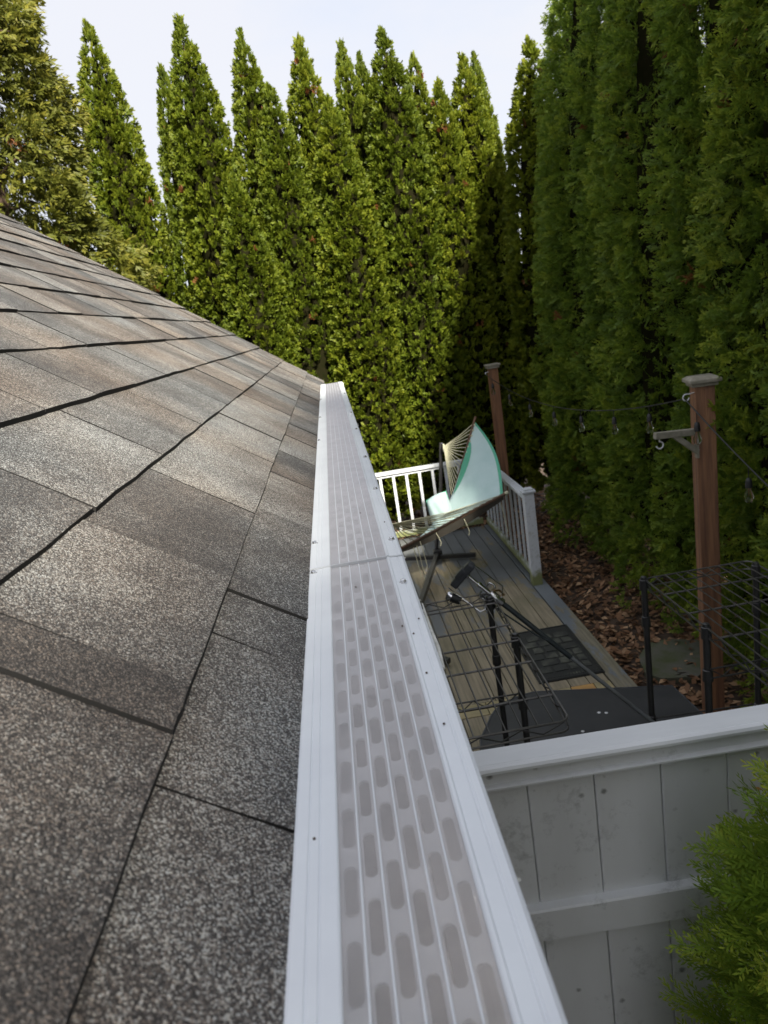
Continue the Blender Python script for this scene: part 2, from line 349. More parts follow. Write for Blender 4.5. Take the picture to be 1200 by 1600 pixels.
# ================================================================ house: wall, roof, shingles
SL = R(36.5); CS, SN = math.cos(SL), math.sin(SL)
EX, EZ = -.0608, 2.667                # roof surface at the gutter's back edge
U = Vector((-CS, 0, SN)); NRM = Vector((SN, 0, CS))
RAKE = 4.12
house = empty('house', (-1.6, 1.0, 0), 'house with a shingled roof sloping down to the white gutter', 'house')
w = MB(); w.box((-2.36, .55, 1.30), (4.0, 6.6, 2.6)); w.build('wall', M['siding'], house)
w = MB(); w.bar((-.0765, -2.6, 2.585), (-.0765, RAKE-.06, 2.585), .02, .15); w.build('fascia', M['white_alu'], house)
def roof_pt(u, y, n=0): return Vector((EX, y, EZ))+U*u+NRM*n
rb = MB()
t0 = -.014
for a, b in ((-2.8, RAKE-.015),):
    q = [roof_pt(-.01, a, -.03), roof_pt(2.9, a, -.03), roof_pt(2.9, b, -.03), roof_pt(-.01, b, -.03)]
    q += [roof_pt(-.01, a, t0), roof_pt(2.9, a, t0), roof_pt(2.9, b, t0), roof_pt(-.01, b, t0)]
    rb.add(q, [[0, 1, 2, 3], [7, 6, 5, 4], [0, 4, 5, 1], [1, 5, 6, 2], [2, 6, 7, 3], [3, 7, 4, 0]])
roof = rb.build('roof', M['roofbase'], house)
rk = MB(); rk.bar(roof_pt(-.01, RAKE-.004, -.05), roof_pt(2.9, RAKE-.004, -.05), .02, .075, up=tuple(NRM)); rk.build('rake_board', M['white_alu'], house)
rk = MB(); rk.bar(roof_pt(-.005, RAKE-.02, -.0095), roof_pt(2.9, RAKE-.02, -.0095), .055, .004, up=tuple(NRM)); rk.build('drip_edge', M['white_alu'], house)
# back slope of the roof and gable, so the ridge has a far side
q = MB()
a = roof_pt(2.9, -2.8, -.03); b = roof_pt(2.9, RAKE-.015, -.03)
q.add([a, b, b+Vector((-CS*2.9, 0, -SN*2.9)), a+Vector((-CS*2.9, 0, -SN*2.9)), a-Vector((0, 0, .03)), b-Vector((0, 0, .03)), b+Vector((-CS*2.9, 0, -SN*2.9-.03)), a+Vector((-CS*2.9, 0, -SN*2.9-.03))],
      [[0, 1, 2, 3], [7, 6, 5, 4], [0, 4, 5, 1], [1, 5, 6, 2], [2, 6, 7, 3], [3, 7, 4, 0]])
q.build('back_slope', M['roofbase'], house)
gb2 = MB(); gx = roof_pt(2.9, 0, -.04)
gb2.add([(-.36, 3.85, 2.6), (-4.36, 3.85, 2.6), (gx.x, 3.85, gx.z)], [[0, 1, 2]]); gb2.build('gable', M['siding'], house)

# shingle tabs: slabs with worn edges and dark asphalt butts that paint in course shadow, ten cuts that are shared
EXPO = .147; U1 = .094
def tab_mesh(width, k, rnd, length=.197):
    mb = MB(); nseg = 4; th = .0046
    ys = [width*i/nseg for i in range(nseg+1)]
    lowj = [rnd.uniform(-.0011, .0011) for _ in ys]; taper = rnd.uniform(-.0025, .0035)
    top = []; bot = []; up = []
    for i, yv in enumerate(ys):
        j = lowj[i]
        yy = yv+(taper if i == nseg else (-taper*.5 if i == 0 else 0))
        lift = .0032+rnd.uniform(0, .0014)
        top.append(Vector((0, yy, 0))+U*j+NRM*(th+lift)); bot.append(Vector((0, yy, 0))+U*(j-.0030)+NRM*(lift-.0046))
        up.append(Vector((0, yv, 0))+U*length+NRM*.0006)
    mid = [(top[i]*.5+up[i]*.5)+NRM*rnd.uniform(-.0004, .0006)+Vector((0, rnd.uniform(-.0012, .0012) if i in (0, nseg) else 0, 0)) for i in range(nseg+1)]
    n = nseg+1; vs = top+mid+up+bot+[v-NRM*.006 for v in mid]+[v-NRM*.004 for v in up]
    fs = []
    for i in range(nseg):
        fs += [[i, i+1, n+i+1, n+i], [n+i, n+i+1, 2*n+i+1, 2*n+i]]
    for i in range(nseg): fs += [[3*n+i, 3*n+i+1, i+1, i]]
    fs += [[0, n, 4*n, 3*n], [n, 2*n, 5*n, 4*n], [nseg, 3*n+nseg, 4*n+nseg, n+nseg], [n+nseg, 4*n+nseg, 5*n+nseg, 2*n+nseg]]
    return mb.add(vs, fs)
rnd = random.Random(11)
CUTS = {}
def cut(width, eave=False):
    key = round(width/.012)
    if eave:
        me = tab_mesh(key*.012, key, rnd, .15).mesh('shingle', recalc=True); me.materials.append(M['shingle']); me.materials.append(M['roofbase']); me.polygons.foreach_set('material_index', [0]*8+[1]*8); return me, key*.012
    if key not in CUTS or len(CUTS[key]) < 2:
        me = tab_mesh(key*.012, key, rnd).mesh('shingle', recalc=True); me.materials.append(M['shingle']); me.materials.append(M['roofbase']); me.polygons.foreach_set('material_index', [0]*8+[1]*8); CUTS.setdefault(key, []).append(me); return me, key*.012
    return rnd.choice(CUTS[key]), key*.012
JOINT = {0: [.10, .355, .56, .657, .982, 1.247, 1.48, 1.703, 1.902], 1: [.12, .396, .455, .672, .932, 1.298, 1.558, 1.886],
         2: [.20, .44, .701, 1.002, 1.332, 1.685, 2.034], 3: [.5, .78, .95, 1.166, 1.393, 1.664]}
org = ORG['house']; nsh = 0; extra = MB(); emi = []
def place_tab(y0, y1, k, n_off=0.):
    global nsh
    gap = .0042
    me, wd = cut(y1-y0-gap, k == 0)
    u0 = U1+EXPO*(k-1) if k else -.010
    p = roof_pt(u0, y0, rnd.choice((0, 0, .0012, .0022))+n_off)
    visible = True
    if nsh < 300 and y0 < 4.2 and y0 > -.25 and k < 18:
        o = bpy.data.objects.new('shingle', me); COL.objects.link(o); o.parent = roof; o.location = p-org
        o.scale = (1, (y1-y0-gap)/wd, 1); nsh += 1
    else:
        sc = (y1-y0-gap)/wd
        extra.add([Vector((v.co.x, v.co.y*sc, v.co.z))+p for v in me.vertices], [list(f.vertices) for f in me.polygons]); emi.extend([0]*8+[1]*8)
for k in range(0, 19):
    ys = list(JOINT.get(k, []))
    y = ys[-1] if ys else -.2-rnd.random()*.2+k*.06
    if not ys: ys = [y]
    while y < RAKE:
        y += rnd.choice((.10, .13, .17, .20, .24, .27)) + rnd.uniform(0, .03)
        if y > RAKE-.06: y = RAKE
        ys.append(y)
    for a, b in zip(ys[:-1], ys[1:]):
        place_tab(a, b, k)
    ya = ys[0]
    while ya > -2.7:
        yb = ya-rnd.choice((.14, .2, .26)); place_tab(yb, ya, k) if yb < -.3 or nsh >= 300 else place_tab(yb, ya, k); ya = yb
if extra.v:
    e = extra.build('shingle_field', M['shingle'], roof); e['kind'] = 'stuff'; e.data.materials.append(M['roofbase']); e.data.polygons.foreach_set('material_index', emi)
# vent pipe
vp = empty('vent_pipe', tuple(roof_pt(1.92, 3.98)), 'white plastic vent pipe standing on the shingle roof at the left edge', 'vent pipe')
p = roof_pt(1.92, 3.98)
q = MB(); q.lathe(p-Vector((0, 0, .03)), [(.028, 0), (.028, .16), (.024, .16), (.024, .02)], 14); q.build('pipe', M['white_pvc'], vp)
q = MB(); q.lathe(p-Vector((0, 0, .03)), [(.06, 0), (.04, .03), (.033, .06)], 14); q.build('collar', M['white_pvc'], vp)

# ================================================================ gutter and guards
GZ = 2.68; GEND = 3.70
gut = empty('rain_gutter', (0, 1.5, 2.56), 'white aluminium rain gutter along the roof edge, under its mesh guard', 'gutter')
# K-style trough as a thin shell
outer = [(-.064, GZ-.012), (-.064, GZ-.118), (.012, GZ-.118), (.030, GZ-.075), (.047, GZ-.050), (.0505, GZ-.012), (.049, GZ-.004), (.0435, GZ-.0035)]
inner = [(.0435, GZ-.0055), (.047, GZ-.0065), (.0485, GZ-.012), (.045, GZ-.049), (.0285, GZ-.0735), (.011, GZ-.116), (-.062, GZ-.116), (-.062, GZ-.012)]
q = MB(); q.extrude(outer+inner, -2.4, GEND-.02); q.build('trough', M['white_alu'], gut)
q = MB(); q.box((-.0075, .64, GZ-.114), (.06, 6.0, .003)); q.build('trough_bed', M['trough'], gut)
q = MB(); q.extrude([(-.0645, GZ-.01), (-.0645, GZ-.12), (.014, GZ-.12), (.032, GZ-.075), (.0495, GZ-.05), (.0525, GZ-.006)], GEND-.021, GEND-.018); q.build('end_cap', M['white_alu'], gut)
rr = random.Random(4)
for i in range(18):                                   # dried sealant crumbs along the front bead
    yy = rr.uniform(.2, 2.2); k = rr.uniform(.0008, .0019)
    q = MB(); q.lathe((.0503+rr.uniform(-.0006, .0006), yy, GZ-.0065), [(.0001, -.0015), (k, 0), (.0001, .0015)], 7); q.build('sealant_crumb', M['rubber_seal'], gut)
q = MB(); q.tube([(.0500, .52, GZ-.0055), (.0512, .56, GZ-.006), (.0503, .60, GZ-.006), (.0512, .66, GZ-.0055)], [.001, .0022, .0018, .0008], 6)
q.build('sealant', M['rubber_seal'], gut)

def guard(y0, y1, dz, lab, screws):
    g = empty('gutter_guard', (-.006, (y0+y1)/2, GZ), lab, 'gutter guard', 'gutter guard sections end to end')
    z = GZ+dz
    # back flange with two grooves, lapped over the shingle edge
    pr = [(-.0635, z-.0045), (-.0635, z+.0006), (-.0620, z+.0012), (-.0556, z+.0012), (-.0552, z+.0006), (-.0546, z+.0006), (-.0542, z+.0012), (-.0496, z+.0012), (-.0492, z+.0006), (-.0486, z+.0006), (-.0482, z+.0014),
          (-.0400, z+.0018), (-.0388, z+.0012), (-.0388, z-.003), (-.0400, z-.0042), (-.0600, z-.0045)]
    q = MB(); q.extrude(pr, y0, y1); q.build('back_flange', M['white_alu'], g)
    pr = [(.0278, z-.003), (.0278, z+.0012), (.0290, z+.0022), (.0308, z+.0020), (.0316, z+.0010), (.0398, z+.0004), (.0404, z-.0002), (.0412, z-.0002), (.0418, z+.0004), (.0462, z+.0001), (.0478, z-.0010), (.0478, z-.0026), (.0440, z-.0030)]
    q = MB(); q.extrude(pr, y0, y1); q.build('front_flange', M['white_alu'], g)
    # slotted plate: six columns of long holes, staggered
    x0, x1 = -.0389, .0279; nc = 6; cw = (x1-x0)/nc; pz = z-.0022; per = .0475; sl = .034; sw = .0068
    V = []; F = []
    def ring(cx, yb, yt):
        # rectangular cell with stadium hole
        cyb = (yb+yt)/2; hl = sl/2-sw/2; hole = []; N = 5
        for i in range(N+1): a = math.pi*i/N; hole.append((cx+math.cos(a)*sw/2, cyb+hl+math.sin(a)*sw/2))
        for i in range(N+1): a = math.pi+math.pi*i/N; hole.append((cx+math.cos(a)*sw/2, cyb-hl+math.sin(a)*sw/2))
        out = []
        for i in range(N+1): out.append((cx+cw/2-cw*i/N, yt))
        for i in range(N+1): out.append((cx-cw/2+cw*i/N, yb))
        b = len(V); m = len(hole)
        V.extend([(x, y, pz) for x, y in hole]); V.extend([(x, y, pz) for x, y in out]); V.extend([(x, y, pz-.0016) for x, y in hole])
        for i in range(m):
            j = (i+1) % m; F.append([b+i, b+j, b+m+j, b+m+i]); F.append([b+2*m+i, b+2*m+j, b+j, b+i])
    for c in range(nc):
        cx = x0+cw*(c+.5); ph = .2535+(per/2 if c % 2 else 0)
        k0 = math.ceil((y0-ph)/per+.5); k1 = math.floor((y1-ph)/per-.5)
        for k in range(k0, k1+1): ring(cx, ph+(k-.5)*per, ph+(k+.5)*per)
        for ya, yb in ((y0, ph+(k0-.5)*per), (ph+(k1+.5)*per, y1)):
            b = len(V); V.extend([(cx-cw/2, ya, pz), (cx+cw/2, ya, pz), (cx+cw/2, yb, pz), (cx-cw/2, yb, pz)]); F.append([b, b+1, b+2, b+3])
    q = MB(); q.add(V, F); q.build('slotted_plate', M['white_alu'], g)
    for c in range(1, nc):
        cx = x0+cw*c; q = MB(); q.extrude([(cx-.0010, pz), (cx-.0004, z+.0006), (cx+.0004, z+.0006), (cx+.0010, pz)], y0+.001, y1-.001); q.build('rib', M['white_alu'], g)
    # woven micromesh: real wires
    q = MB(); rw = .00019; pit = .00105
    nx = int((x1-x0)/pit); vs = []; fs = []
    def prism(a, b, up, side):
        i = len(vs); vs.extend([a-side*rw, a+up*rw, a+side*rw, b-side*rw, b+up*rw, b+side*rw]); fs.extend([[i, i+1, i+4, i+3], [i+1, i+2, i+5, i+4]])
    for i in range(nx+1):
        x = x0+pit*i; prism(Vector((x, y0+.001, z)), Vector((x, y1-.001, z)), Vector((0, 0, 1)), Vector((1, 0, 0)))
    ny = int((y1-y0-.002)/pit)
    for j in range(ny+1):
        y = y0+.001+pit*j; prism(Vector((x0, y, z+.00012)), Vector((x1, y, z+.00012)), Vector((0, 0, 1)), Vector((0, 1, 0)))
    me = bpy.data.meshes.new('mesh_screen'); o0 = ORG[g.name]; me.from_pydata([tuple(v-o0) for v in vs], [], fs); me.update()
    o = link_mesh('mesh_screen', me, M['wire'], g, o0); o['kind'] = 'stuff'
    q = MB(); q.box((-.0055, y0+.0008, z-.0004), (x1-x0, .0016, .0036)); q.build('end_strip', M['alu'], g)
    for sx, sy in DEBRIS:
        if y0 < sy < y1:
            q = MB(); q.lathe((sx, sy, z+.0012), [(.0002, -.0006), (.0010, 0), (.0007, .0008), (.0001, .0011)], 6); q.build('grit_speck', M['bark'], g)
    for sx, sy in screws:
        q = MB(); q.lathe((sx, sy, z+.0002), [(.0042, 0), (.0042, .0008), (.0030, .0010), (.0028, .0034), (.0014, .0042), (.0001, .0043)], 6+8); q.build('screw', M['screw'], g)
DEBRIS = [(.0335, .58), (.0420, .61), (.0255, .60), (-.012, .72), (.036, .43), (.0345, .505), (-.052, .34), (.008, 1.02), (.0385, .95)]
guard(-.35, .799, 0., 'nearest gutter guard section with rows of long slots under the mesh', [(-.0588, .79), (.0385, .712), (-.0588, .10)])
guard(.802, 2.193, .0012, 'middle gutter guard section, pale mesh between the two cross seams', [(.0405, .866), (-.0588, .905), (.0405, 1.163), (.0405, 1.471), (.0405, 1.9), (-.0588, 1.80)])
guard(2.196, GEND, -.0006, 'farthest gutter guard section, bright short piece at the end of gutter', [(.0405, 2.3), (-.0588, 2.30), (-.0588, 2.9), (.0405, 3.0)])

# ================================================================ fence
FY = 1.58
fence = empty('privacy_fence', (.6, FY, 0), 'grey board fence with a white top rail below the gutter', 'fence', rz=R(-1.9))
q = MB(); q.extrude([(-.030, 1.768), (-.030, 1.826), (-.024, 1.834), (.034, 1.838), (.040, 1.832), (.040, 1.772)], 0, 1)
def xz_along_x(prof, xa, xb):      # profile given as (y offset, z), swept along x
    m = MB(); n = len(prof)
    vs = [(xa, FY+py, z) for py, z in prof]+[(xb, FY+py, z) for py, z in prof]
    return m.add(vs, [[i, (i+1) % n, n+(i+1) % n, n+i] for i in range(n)]+[list(range(n)), list(reversed(range(n, 2*n)))])
XA, XB = -.34, 2.7
xz_along_x([(-.040, 1.812), (-.046, 1.816), (-.047, 1.824), (-.043, 1.831), (-.034, 1.8345), (-.031, 1.8335), (-.027, 1.8355), (.034, 1.8375), (.040, 1.831), (.040, 1.812)], XA, XB).build('top_rail', M['vinyl_white'], fence)
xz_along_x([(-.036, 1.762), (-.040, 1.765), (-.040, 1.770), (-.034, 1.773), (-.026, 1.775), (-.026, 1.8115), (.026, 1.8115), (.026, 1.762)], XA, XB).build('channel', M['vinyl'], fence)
xz_along_x([(-.036, 1.268), (-.040, 1.272), (-.040, 1.366), (-.036, 1.371), (.036, 1.371), (.040, 1.366), (.040, 1.272), (.036, 1.268)], XA, XB).build('middle_rail', M['vinyl'], fence)
xz_along_x([(-.036, .06), (-.040, .064), (-.040, .165), (-.036, .170), (.036, .170), (.040, .165), (.040, .064), (.036, .06)], XA, XB).build('bottom_rail', M['vinyl'], fence)
BW = .1755; x = .322-BW*4
while x < XB-.02:
    a = max(x, XA); b = min(x+BW, XB)
    for z0, z1 in ((1.371, 1.765), (.170, 1.268)):
        q = MB(); xc0, xc1 = a+.0012, b-.0012
        pr = [(xc0+.003, -.011), (xc1-.003, -.011), (xc1, -.0085), (xc1, .011), (xc0, .011), (xc0, -.0085)]
        vs = [(px, FY+py, z0) for px, py in pr]+[(px, FY+py, z1) for px, py in pr]; n = len(pr)
        q.add(vs, [[i, (i+1) % n, n+(i+1) % n, n+i] for i in range(n)]+[list(range(n)), list(reversed(range(n, 2*n)))])
        q.build('board', M['vinyl'], fence)
    x += BW

# ================================================================ deck
DZ = .20
deck = empty('deck', (.7, 6, 0), kind='structure')
q = MB(); q.box((.70, 5.75, .085), (2.06, 6.0, .15)); q.build('deck_frame', M['soil'], deck)
bw = .14; x = -.34; rr = random.Random(2)
while x+bw < 1.64:
    q = MB(); q.box((x+bw/2, 6.70 , DZ-.0175+rr.uniform(-.0012, .0012)), (bw-.006, 4.24, .035), bev=.003); q.build('deck_board', M['deck'], deck)
    q = MB(); q.box((x+bw/2, 3.60, DZ-.0175+rr.uniform(-.0012, .0012)), (bw-.006, 1.62, .035), bev=.003); q.build('deck_board', M['deck'], deck)
    x += bw
q = MB(); q.box((1.70, 5.80, DZ-.0165), (.142, 6.04, .036), bev=.003); q.build('border_board', M['deck_edge'], deck)
xs = [-.34, .1, .42, .70, .98, 1.16, 1.33, 1.50, 1.622]; cols = ['deck', 'deck', 'pale_wood', 'pale_wood', 'orange_wood', 'pale_wood', 'pale_wood', 'pale_wood']
for a, b, c in zip(xs[:-1], xs[1:], cols):
    if c == 'pale_wood' and a == 1.33: c = 'orange_wood'
    q = MB(); q.box(((a+b)/2, 4.495, DZ-.0165), (b-a-.006, .16, .037), bev=.003); q.build('cross_board', M[c], deck)

# doormat
dm = empty('doormat', (1.39, 5.12, DZ), 'black rubber doormat with a worn stone pattern on the deck', 'doormat')
q = MB(); q.box((1.385, 5.13, DZ+.0055), (.50, .88, .009), bev=.002); q.build('backing', M['black_rubber'], dm)
for a, b in (((1.15, 4.705), (1.62, 4.705)), ((1.15, 5.555), (1.62, 5.555)), ((1.15, 4.72), (1.15, 5.54)), ((1.62, 4.72), (1.62, 5.54))):
    q = MB(); q.bar((a[0], a[1], DZ+.0115), (b[0], b[1], DZ+.0115), .016, .006, bev=.001); q.build('edge_bead', M['black_rubber'], dm)
rr = random.Random(8); rowy = 4.80
for r_ in range(6):
    hgt = .105; xx = 1.185+(.04 if r_ % 2 else 0)
    first = True
    while xx < 1.585:
        wd = min(rr.uniform(.09, .15), 1.595-xx)
        if wd > .04:
            q = MB(); c = [(xx+.006+rr.uniform(0, .008), rowy+.006+rr.uniform(0, .008)), (xx+wd-.006-rr.uniform(0, .008), rowy+.006+rr.uniform(0, .008)), (xx+wd-.006-rr.uniform(0, .01), rowy+hgt-.006-rr.uniform(0, .01)), (xx+wd/2, rowy+hgt-.004), (xx+.006+rr.uniform(0, .01), rowy+hgt-.006-rr.uniform(0, .01))]
            slab(c, DZ+.0105, DZ+.0145, q); q.build('raised_pad', M['mat_pad'], dm)
        xx += wd
    rowy += hgt+.004
rr = random.Random(9)
for i in range(20):
    q = MB(); q.box((1.175+.022*i, 4.745, DZ+.0115), (.010, .03, .003)); q.build('edge_stud', M['mat_pad'], dm)

# railings
RX, RY = 1.675, 8.75
def railing(name, pts, lab, nb, post=False, bs=(.034, .034)):
    a, b = [Vector(p) for p in pts]; d = (b-a); r = empty(name, tuple((a+b)/2+Vector((0, 0, DZ))), lab, 'railing'); A = lambda t, z: a+d*t+Vector((0, 0, z))
    q = MB(); q.bar(A(0, DZ+.90), A(1, DZ+.90), .085, .036, bev=.005); q.build('top_rail', M['rail'], r)
    q = MB(); q.bar(A(0, DZ+.865), A(1, DZ+.865), .035, .034); q.build('sub_rail', M['rail'], r)
    q = MB(); q.bar(A(0, DZ+.085), A(1, DZ+.085), .036, .075, bev=.004); q.build('bottom_rail', M['rail'], r)
    for i in range(nb):
        t = (i+.6)/nb; q = MB(); q.bar(A(t, DZ+.10), A(t, DZ+.87), *bs, up=(d.normalized())); q.build('baluster', M['rail'], r)
    if post:
        p = a; q = MB(); q.box((p.x, p.y-.05, DZ+.475), (.098, .098, .95), bev=.004); q.build('newel_post', M['rail'], r)
        q = MB(); q.box((p.x, p.y-.05, DZ+.962), (.13, .13, .022), bev=.006); q.build('post_cap', M['rail'], r)
        q = MB(); q.box((p.x, p.y-.05, DZ+.981), (.095, .095, .016), bev=.007); q.build('post_cap', M['rail'], r)
    return r
railing('deck_railing', [(RX, 6.64, 0), (RX, RY, 0)], 'white deck railing along the right side, ending in a capped post', 11, True, (.020, .030))
railing('deck_railing', [(-.55, RY+.02, 0), (RX-.06, RY+.02, 0)], 'white deck railing across the far end behind the hammock', 13)

# ================================================================ timber posts and string lights
def hook(p, d, mb, s=1.):
    p = Vector(p); d = Vector(d)
    mb.tube([p, p+d*.03*s]+[p+d*(.03*s+.018*s+math.cos(a)*-.018*s)+Vector((0, 0, -.018*s+.018*s*math.cos(a*0)))+Vector((0, 0, -math.sin(a)*.018*s+.018*s)) for a in [i*.5 for i in range(10)]], .003*s, 6)
lp = empty('timber_post', (2.215, 4.24, 0), 'tall reddish timber post with a grey bracket arm beside the right wire rack', 'post')
pr = R(-12)
rot = Matrix.Rotation(pr, 3, 'Z')
q = MB(); q.box((2.215, 4.24, 1.14), (.118, .118, 2.28), rot, bev=.006); q.build('shaft', M['redwood'], lp)
q = MB(); q.box((2.215, 4.24, 2.288), (.150, .150, .022), rot, bev=.004); q.box((2.215, 4.24, 2.31), (.185, .185, .022), rot, bev=.005)
tp = [rot @ Vector((sx*.088, sy*.088, 0))+Vector((2.215, 4.24, 2.321)) for sx, sy in ((-1, -1), (1, -1), (1, 1), (-1, 1))]
tq = [rot @ Vector((sx*.065, sy*.065, 0))+Vector((2.215, 4.24, 2.334)) for sx, sy in ((-1, -1), (1, -1), (1, 1), (-1, 1))]
q.add(tp+tq, [[0, 1, 5, 4], [1, 2, 6, 5], [2, 3, 7, 6], [3, 0, 4, 7], [4, 5, 6, 7]]); q.build('cap', M['weathered'], lp)
br = MB(); br.bar((2.155, 4.2, 2.005), (1.885, 4.2, 2.02), .04, .040, bev=.004); br.bar((2.15, 4.2, 1.88), (2.01, 4.2, 2.0), .032, .032, up=(0, 1, 0)); br.bar((2.146, 4.2, 2.02), (2.148, 4.2, 1.84), .034, .014, up=(1, 0, 0))
arm = br.build('bracket', M['weathered'], lp)
q = MB(); c = Vector((1.915, 4.2, 1.975)); q.tube([c+Vector((0, 0, .028)), c+Vector((0, 0, .005))]+[c+Vector((-.0+.022*math.sin(a), 0, -.017+.022*math.cos(a))) for a in [i*.5 for i in range(10)]], .0045, 6); q.build('hook', M['white_pvc'], arm)
q = MB(); c = Vector((2.085, 4.18, 2.245)); q.tube([c+Vector((.07, .03, 0)), c+Vector((.02, 0, 0))]+[c+Vector((-.002-.020*math.sin(a), 0, -.018+.02*math.cos(a))) for a in [i*.5 for i in range(10)]], .004, 6); q.build('hook', M['white_pvc'], lp)
fp = empty('timber_post', (1.97, 8.85, 0), 'slim reddish timber post at the far corner of the deck', 'post')
q = MB(); q.box((1.97, 8.85, 1.09), (.105, .105, 2.18), Matrix.Rotation(R(8), 3, 'Z'), bev=.006); q.build('shaft', M['redwood'], fp)
q = MB(); q.box((1.97, 8.85, 2.19), (.150, .150, .03), bev=.006); q.box((1.97, 8.85, 2.215), (.175, .175, .024), bev=.008); q.build('cap', M['weathered'], fp)
q = MB(); q.tube([(1.90, 8.79, 2.14), (1.87, 8.77, 2.14), (1.855, 8.76, 2.125), (1.87, 8.76, 2.11)], .006, 6); q.build('hook', M['white_pvc'], fp)

def string_light(a, b, sag, ts, lab, drop=.06):
    a = Vector(a); b = Vector(b); r = empty('string_light', tuple(a), lab, 'string light')
    f = lambda t: a.lerp(b, t)-Vector((0, 0, 4*sag*t*(1-t)))
    q = MB(); q.tube([f(i/24) for i in range(25)], .0042, 6); q.build('cable', M['cable'], r)
    for t in ts:
        p = f(t)
        q = MB(); q.tube([p, p+Vector((0, 0, -drop))], .003, 5); q.lathe(p+Vector((0, 0, -drop)), [(.004, 0), (.012, -.004), (.017, -.02), (.0185, -.052), (.0150, -.055), (.001, -.055)], 12)
        s = q.build('socket', M['cable'], r)
        q = MB(); z = -drop-.055
        q.lathe(p, [(.011, z), (.0125, z-.012), (.021, z-.034), (.0245, z-.052), (.021, z-.070), (.010, z-.080), (.0004, z-.0825)], 14); q.build('bulb', M['glass'], s)
        q = MB(); q.lathe(p, [(.004, z), (.004, z-.02), (.002, z-.045), (.0005, z-.046)], 6); q.build('filament_stem', M['brass'], s)
string_light((2.075, 4.18, 2.22), (2.05, 2.2, 1.50), .05, [.07, .34, .62], 'black string light cable falling from the near post to the right')
string_light((1.86, 8.77, 2.12), (2.075, 4.18, 2.22), .22, [.06, .2, .35, .5, .64, .78, .90], 'black string light cable sagging between the two timber posts', drop=.05)

# ================================================================ hammock, stand, pillow
stn = empty('hammock_stand', (.86, 7.85, DZ), 'black steel hammock stand with a leaning mast on the deck', 'hammock stand')
q = MB(); q.tube([(.86, 7.84, DZ+.10), (.93, 7.86, DZ+.45), (1.02, 7.88, DZ+.85), (1.085, 7.90, DZ+1.33)], .022, 10); q.build('mast', M['black_metal'], stn)
q = MB(); q.bar((.46, 7.90, DZ+.05), (1.27, 7.60, DZ+.05), .055, .045, bev=.006); q.build('cross_foot', M['black_metal'], stn)
q = MB(); q.bar((.87, 7.82, DZ+.075), (.20, 5.4, DZ+.075), .05, .05, bev=.006); q.build('base_beam', M['black_metal'], stn)
q = MB(); q.box((.865, 7.80, DZ+.085), (.10, .10, .07), bev=.01); q.build('joint_bracket', M['black_metal'], stn)
q = MB(); q.tube([(1.085, 7.90, DZ+1.30), (1.095, 7.87, DZ+1.33), (1.10, 7.84, DZ+1.31)], .006, 6); q.build('chain_hook', M['chrome'], stn)
q = MB(); q.bar((-.12, 5.75, DZ+.05), (.55, 5.20, DZ+.05), .055, .045, bev=.006); q.build('cross_foot', M['black_metal'], stn)
q = MB(); q.tube([(.20, 5.4, DZ+.10), (.10, 5.2, DZ+.7), (.02, 5.1, DZ+1.2)], .022, 10); q.build('mast', M['black_metal'], stn)

ham = empty('hammock', (1.1, 7.2, DZ), 'teal hammock with rope ends, one side tipped upright', 'hammock')
A0, A1 = Vector((1.425, 7.55, 1.765)), Vector((1.068, 7.55, .93))
B0, B1 = Vector((1.50, 6.90, 1.08)), Vector((.30, 6.92, .66))
def fab(s, t):           # s along the bars, t from bar A to bar B
    a = A0.lerp(A1, s); b = B0.lerp(B1, s); p = a.lerp(b, t); k = 4*t*(1-t)
    p = p+Vector((.10*k*(1-s)**2, .05*k, -.10*k*(.25+s)))
    return p+Vector((.012*math.sin(9*s+5*t), 0, .010*math.sin(13*s-3*t)))*k
def cloth(s0, s1, name, m, off=0.):
    mb = MB(); N, K = 16, 22; V = []
    for sd in (0, 1):
        for i in range(N+1):
            for j in range(K+1):
                s = s0+(s1-s0)*i/N; t = j/K; e = 1e-3
                n = (fab(s+e, t)-fab(s, t)).cross(fab(s, min(t, .98)+e)-fab(s, min(t, .98))).normalized()
                V.append(fab(s, t)+n*(off+(.002 if sd else -.002)))
    W = K+1; H = (N+1)*W; F = []
    for i in range(N):
        for j in range(K):
            q = [i*W+j, (i+1)*W+j, (i+1)*W+j+1, i*W+j+1]; F.append(q); F.append([x+H for x in reversed(q)])
    for i in range(N):
        for j in (0, K): F.append([i*W+j, (i+1)*W+j, H+(i+1)*W+j, H+i*W+j])
    for j in range(K):
        for i in (0, N): F.append([i*W+j, i*W+j+1, H+i*W+j+1, H+i*W+j])
    mb.add(V, F, True); return mb.build(name, m, ham)
cloth(.025, .94, 'canvas', M['teal'])
cloth(0., .025, 'canvas_border', M['teal_green'])
cloth(.94, 1., 'canvas_border', M['teal_green'])
# green stripe near bar A: a darker hem lying on the cloth
mb = MB(); V = []; N = 20
for i in range(N+1):
    s = .22+.76*i/N; wv = .07+.24*math.sin(math.pi*min(1, i/N*1.05))**.7
    for t in (.005, wv*.5, wv):
        e = 1e-3; n = (fab(s+e, t)-fab(s, t)).cross(fab(s, t+e)-fab(s, t)).normalized()
        V.append(fab(s, t)+n*(.004 if n.y < 0 else -.004))
mb.add(V, [[i*3+j, (i+1)*3+j, (i+1)*3+j+1, i*3+j+1] for i in range(N) for j in range(2)], True); mb.build('green_hem', M['teal_green'], ham)
mb = MB(); V = []; N = 14
for i in range(N+1):
    s = i/N; p = B0.lerp(B1, s); d = .02+.085*math.sin(math.pi*(.12+.85*s))
    V += [p+Vector((0, -.012, 0)), p+Vector((.01, .015, -d)), p+Vector((.01, .025, -d)), p+Vector((0, .012, 0))]
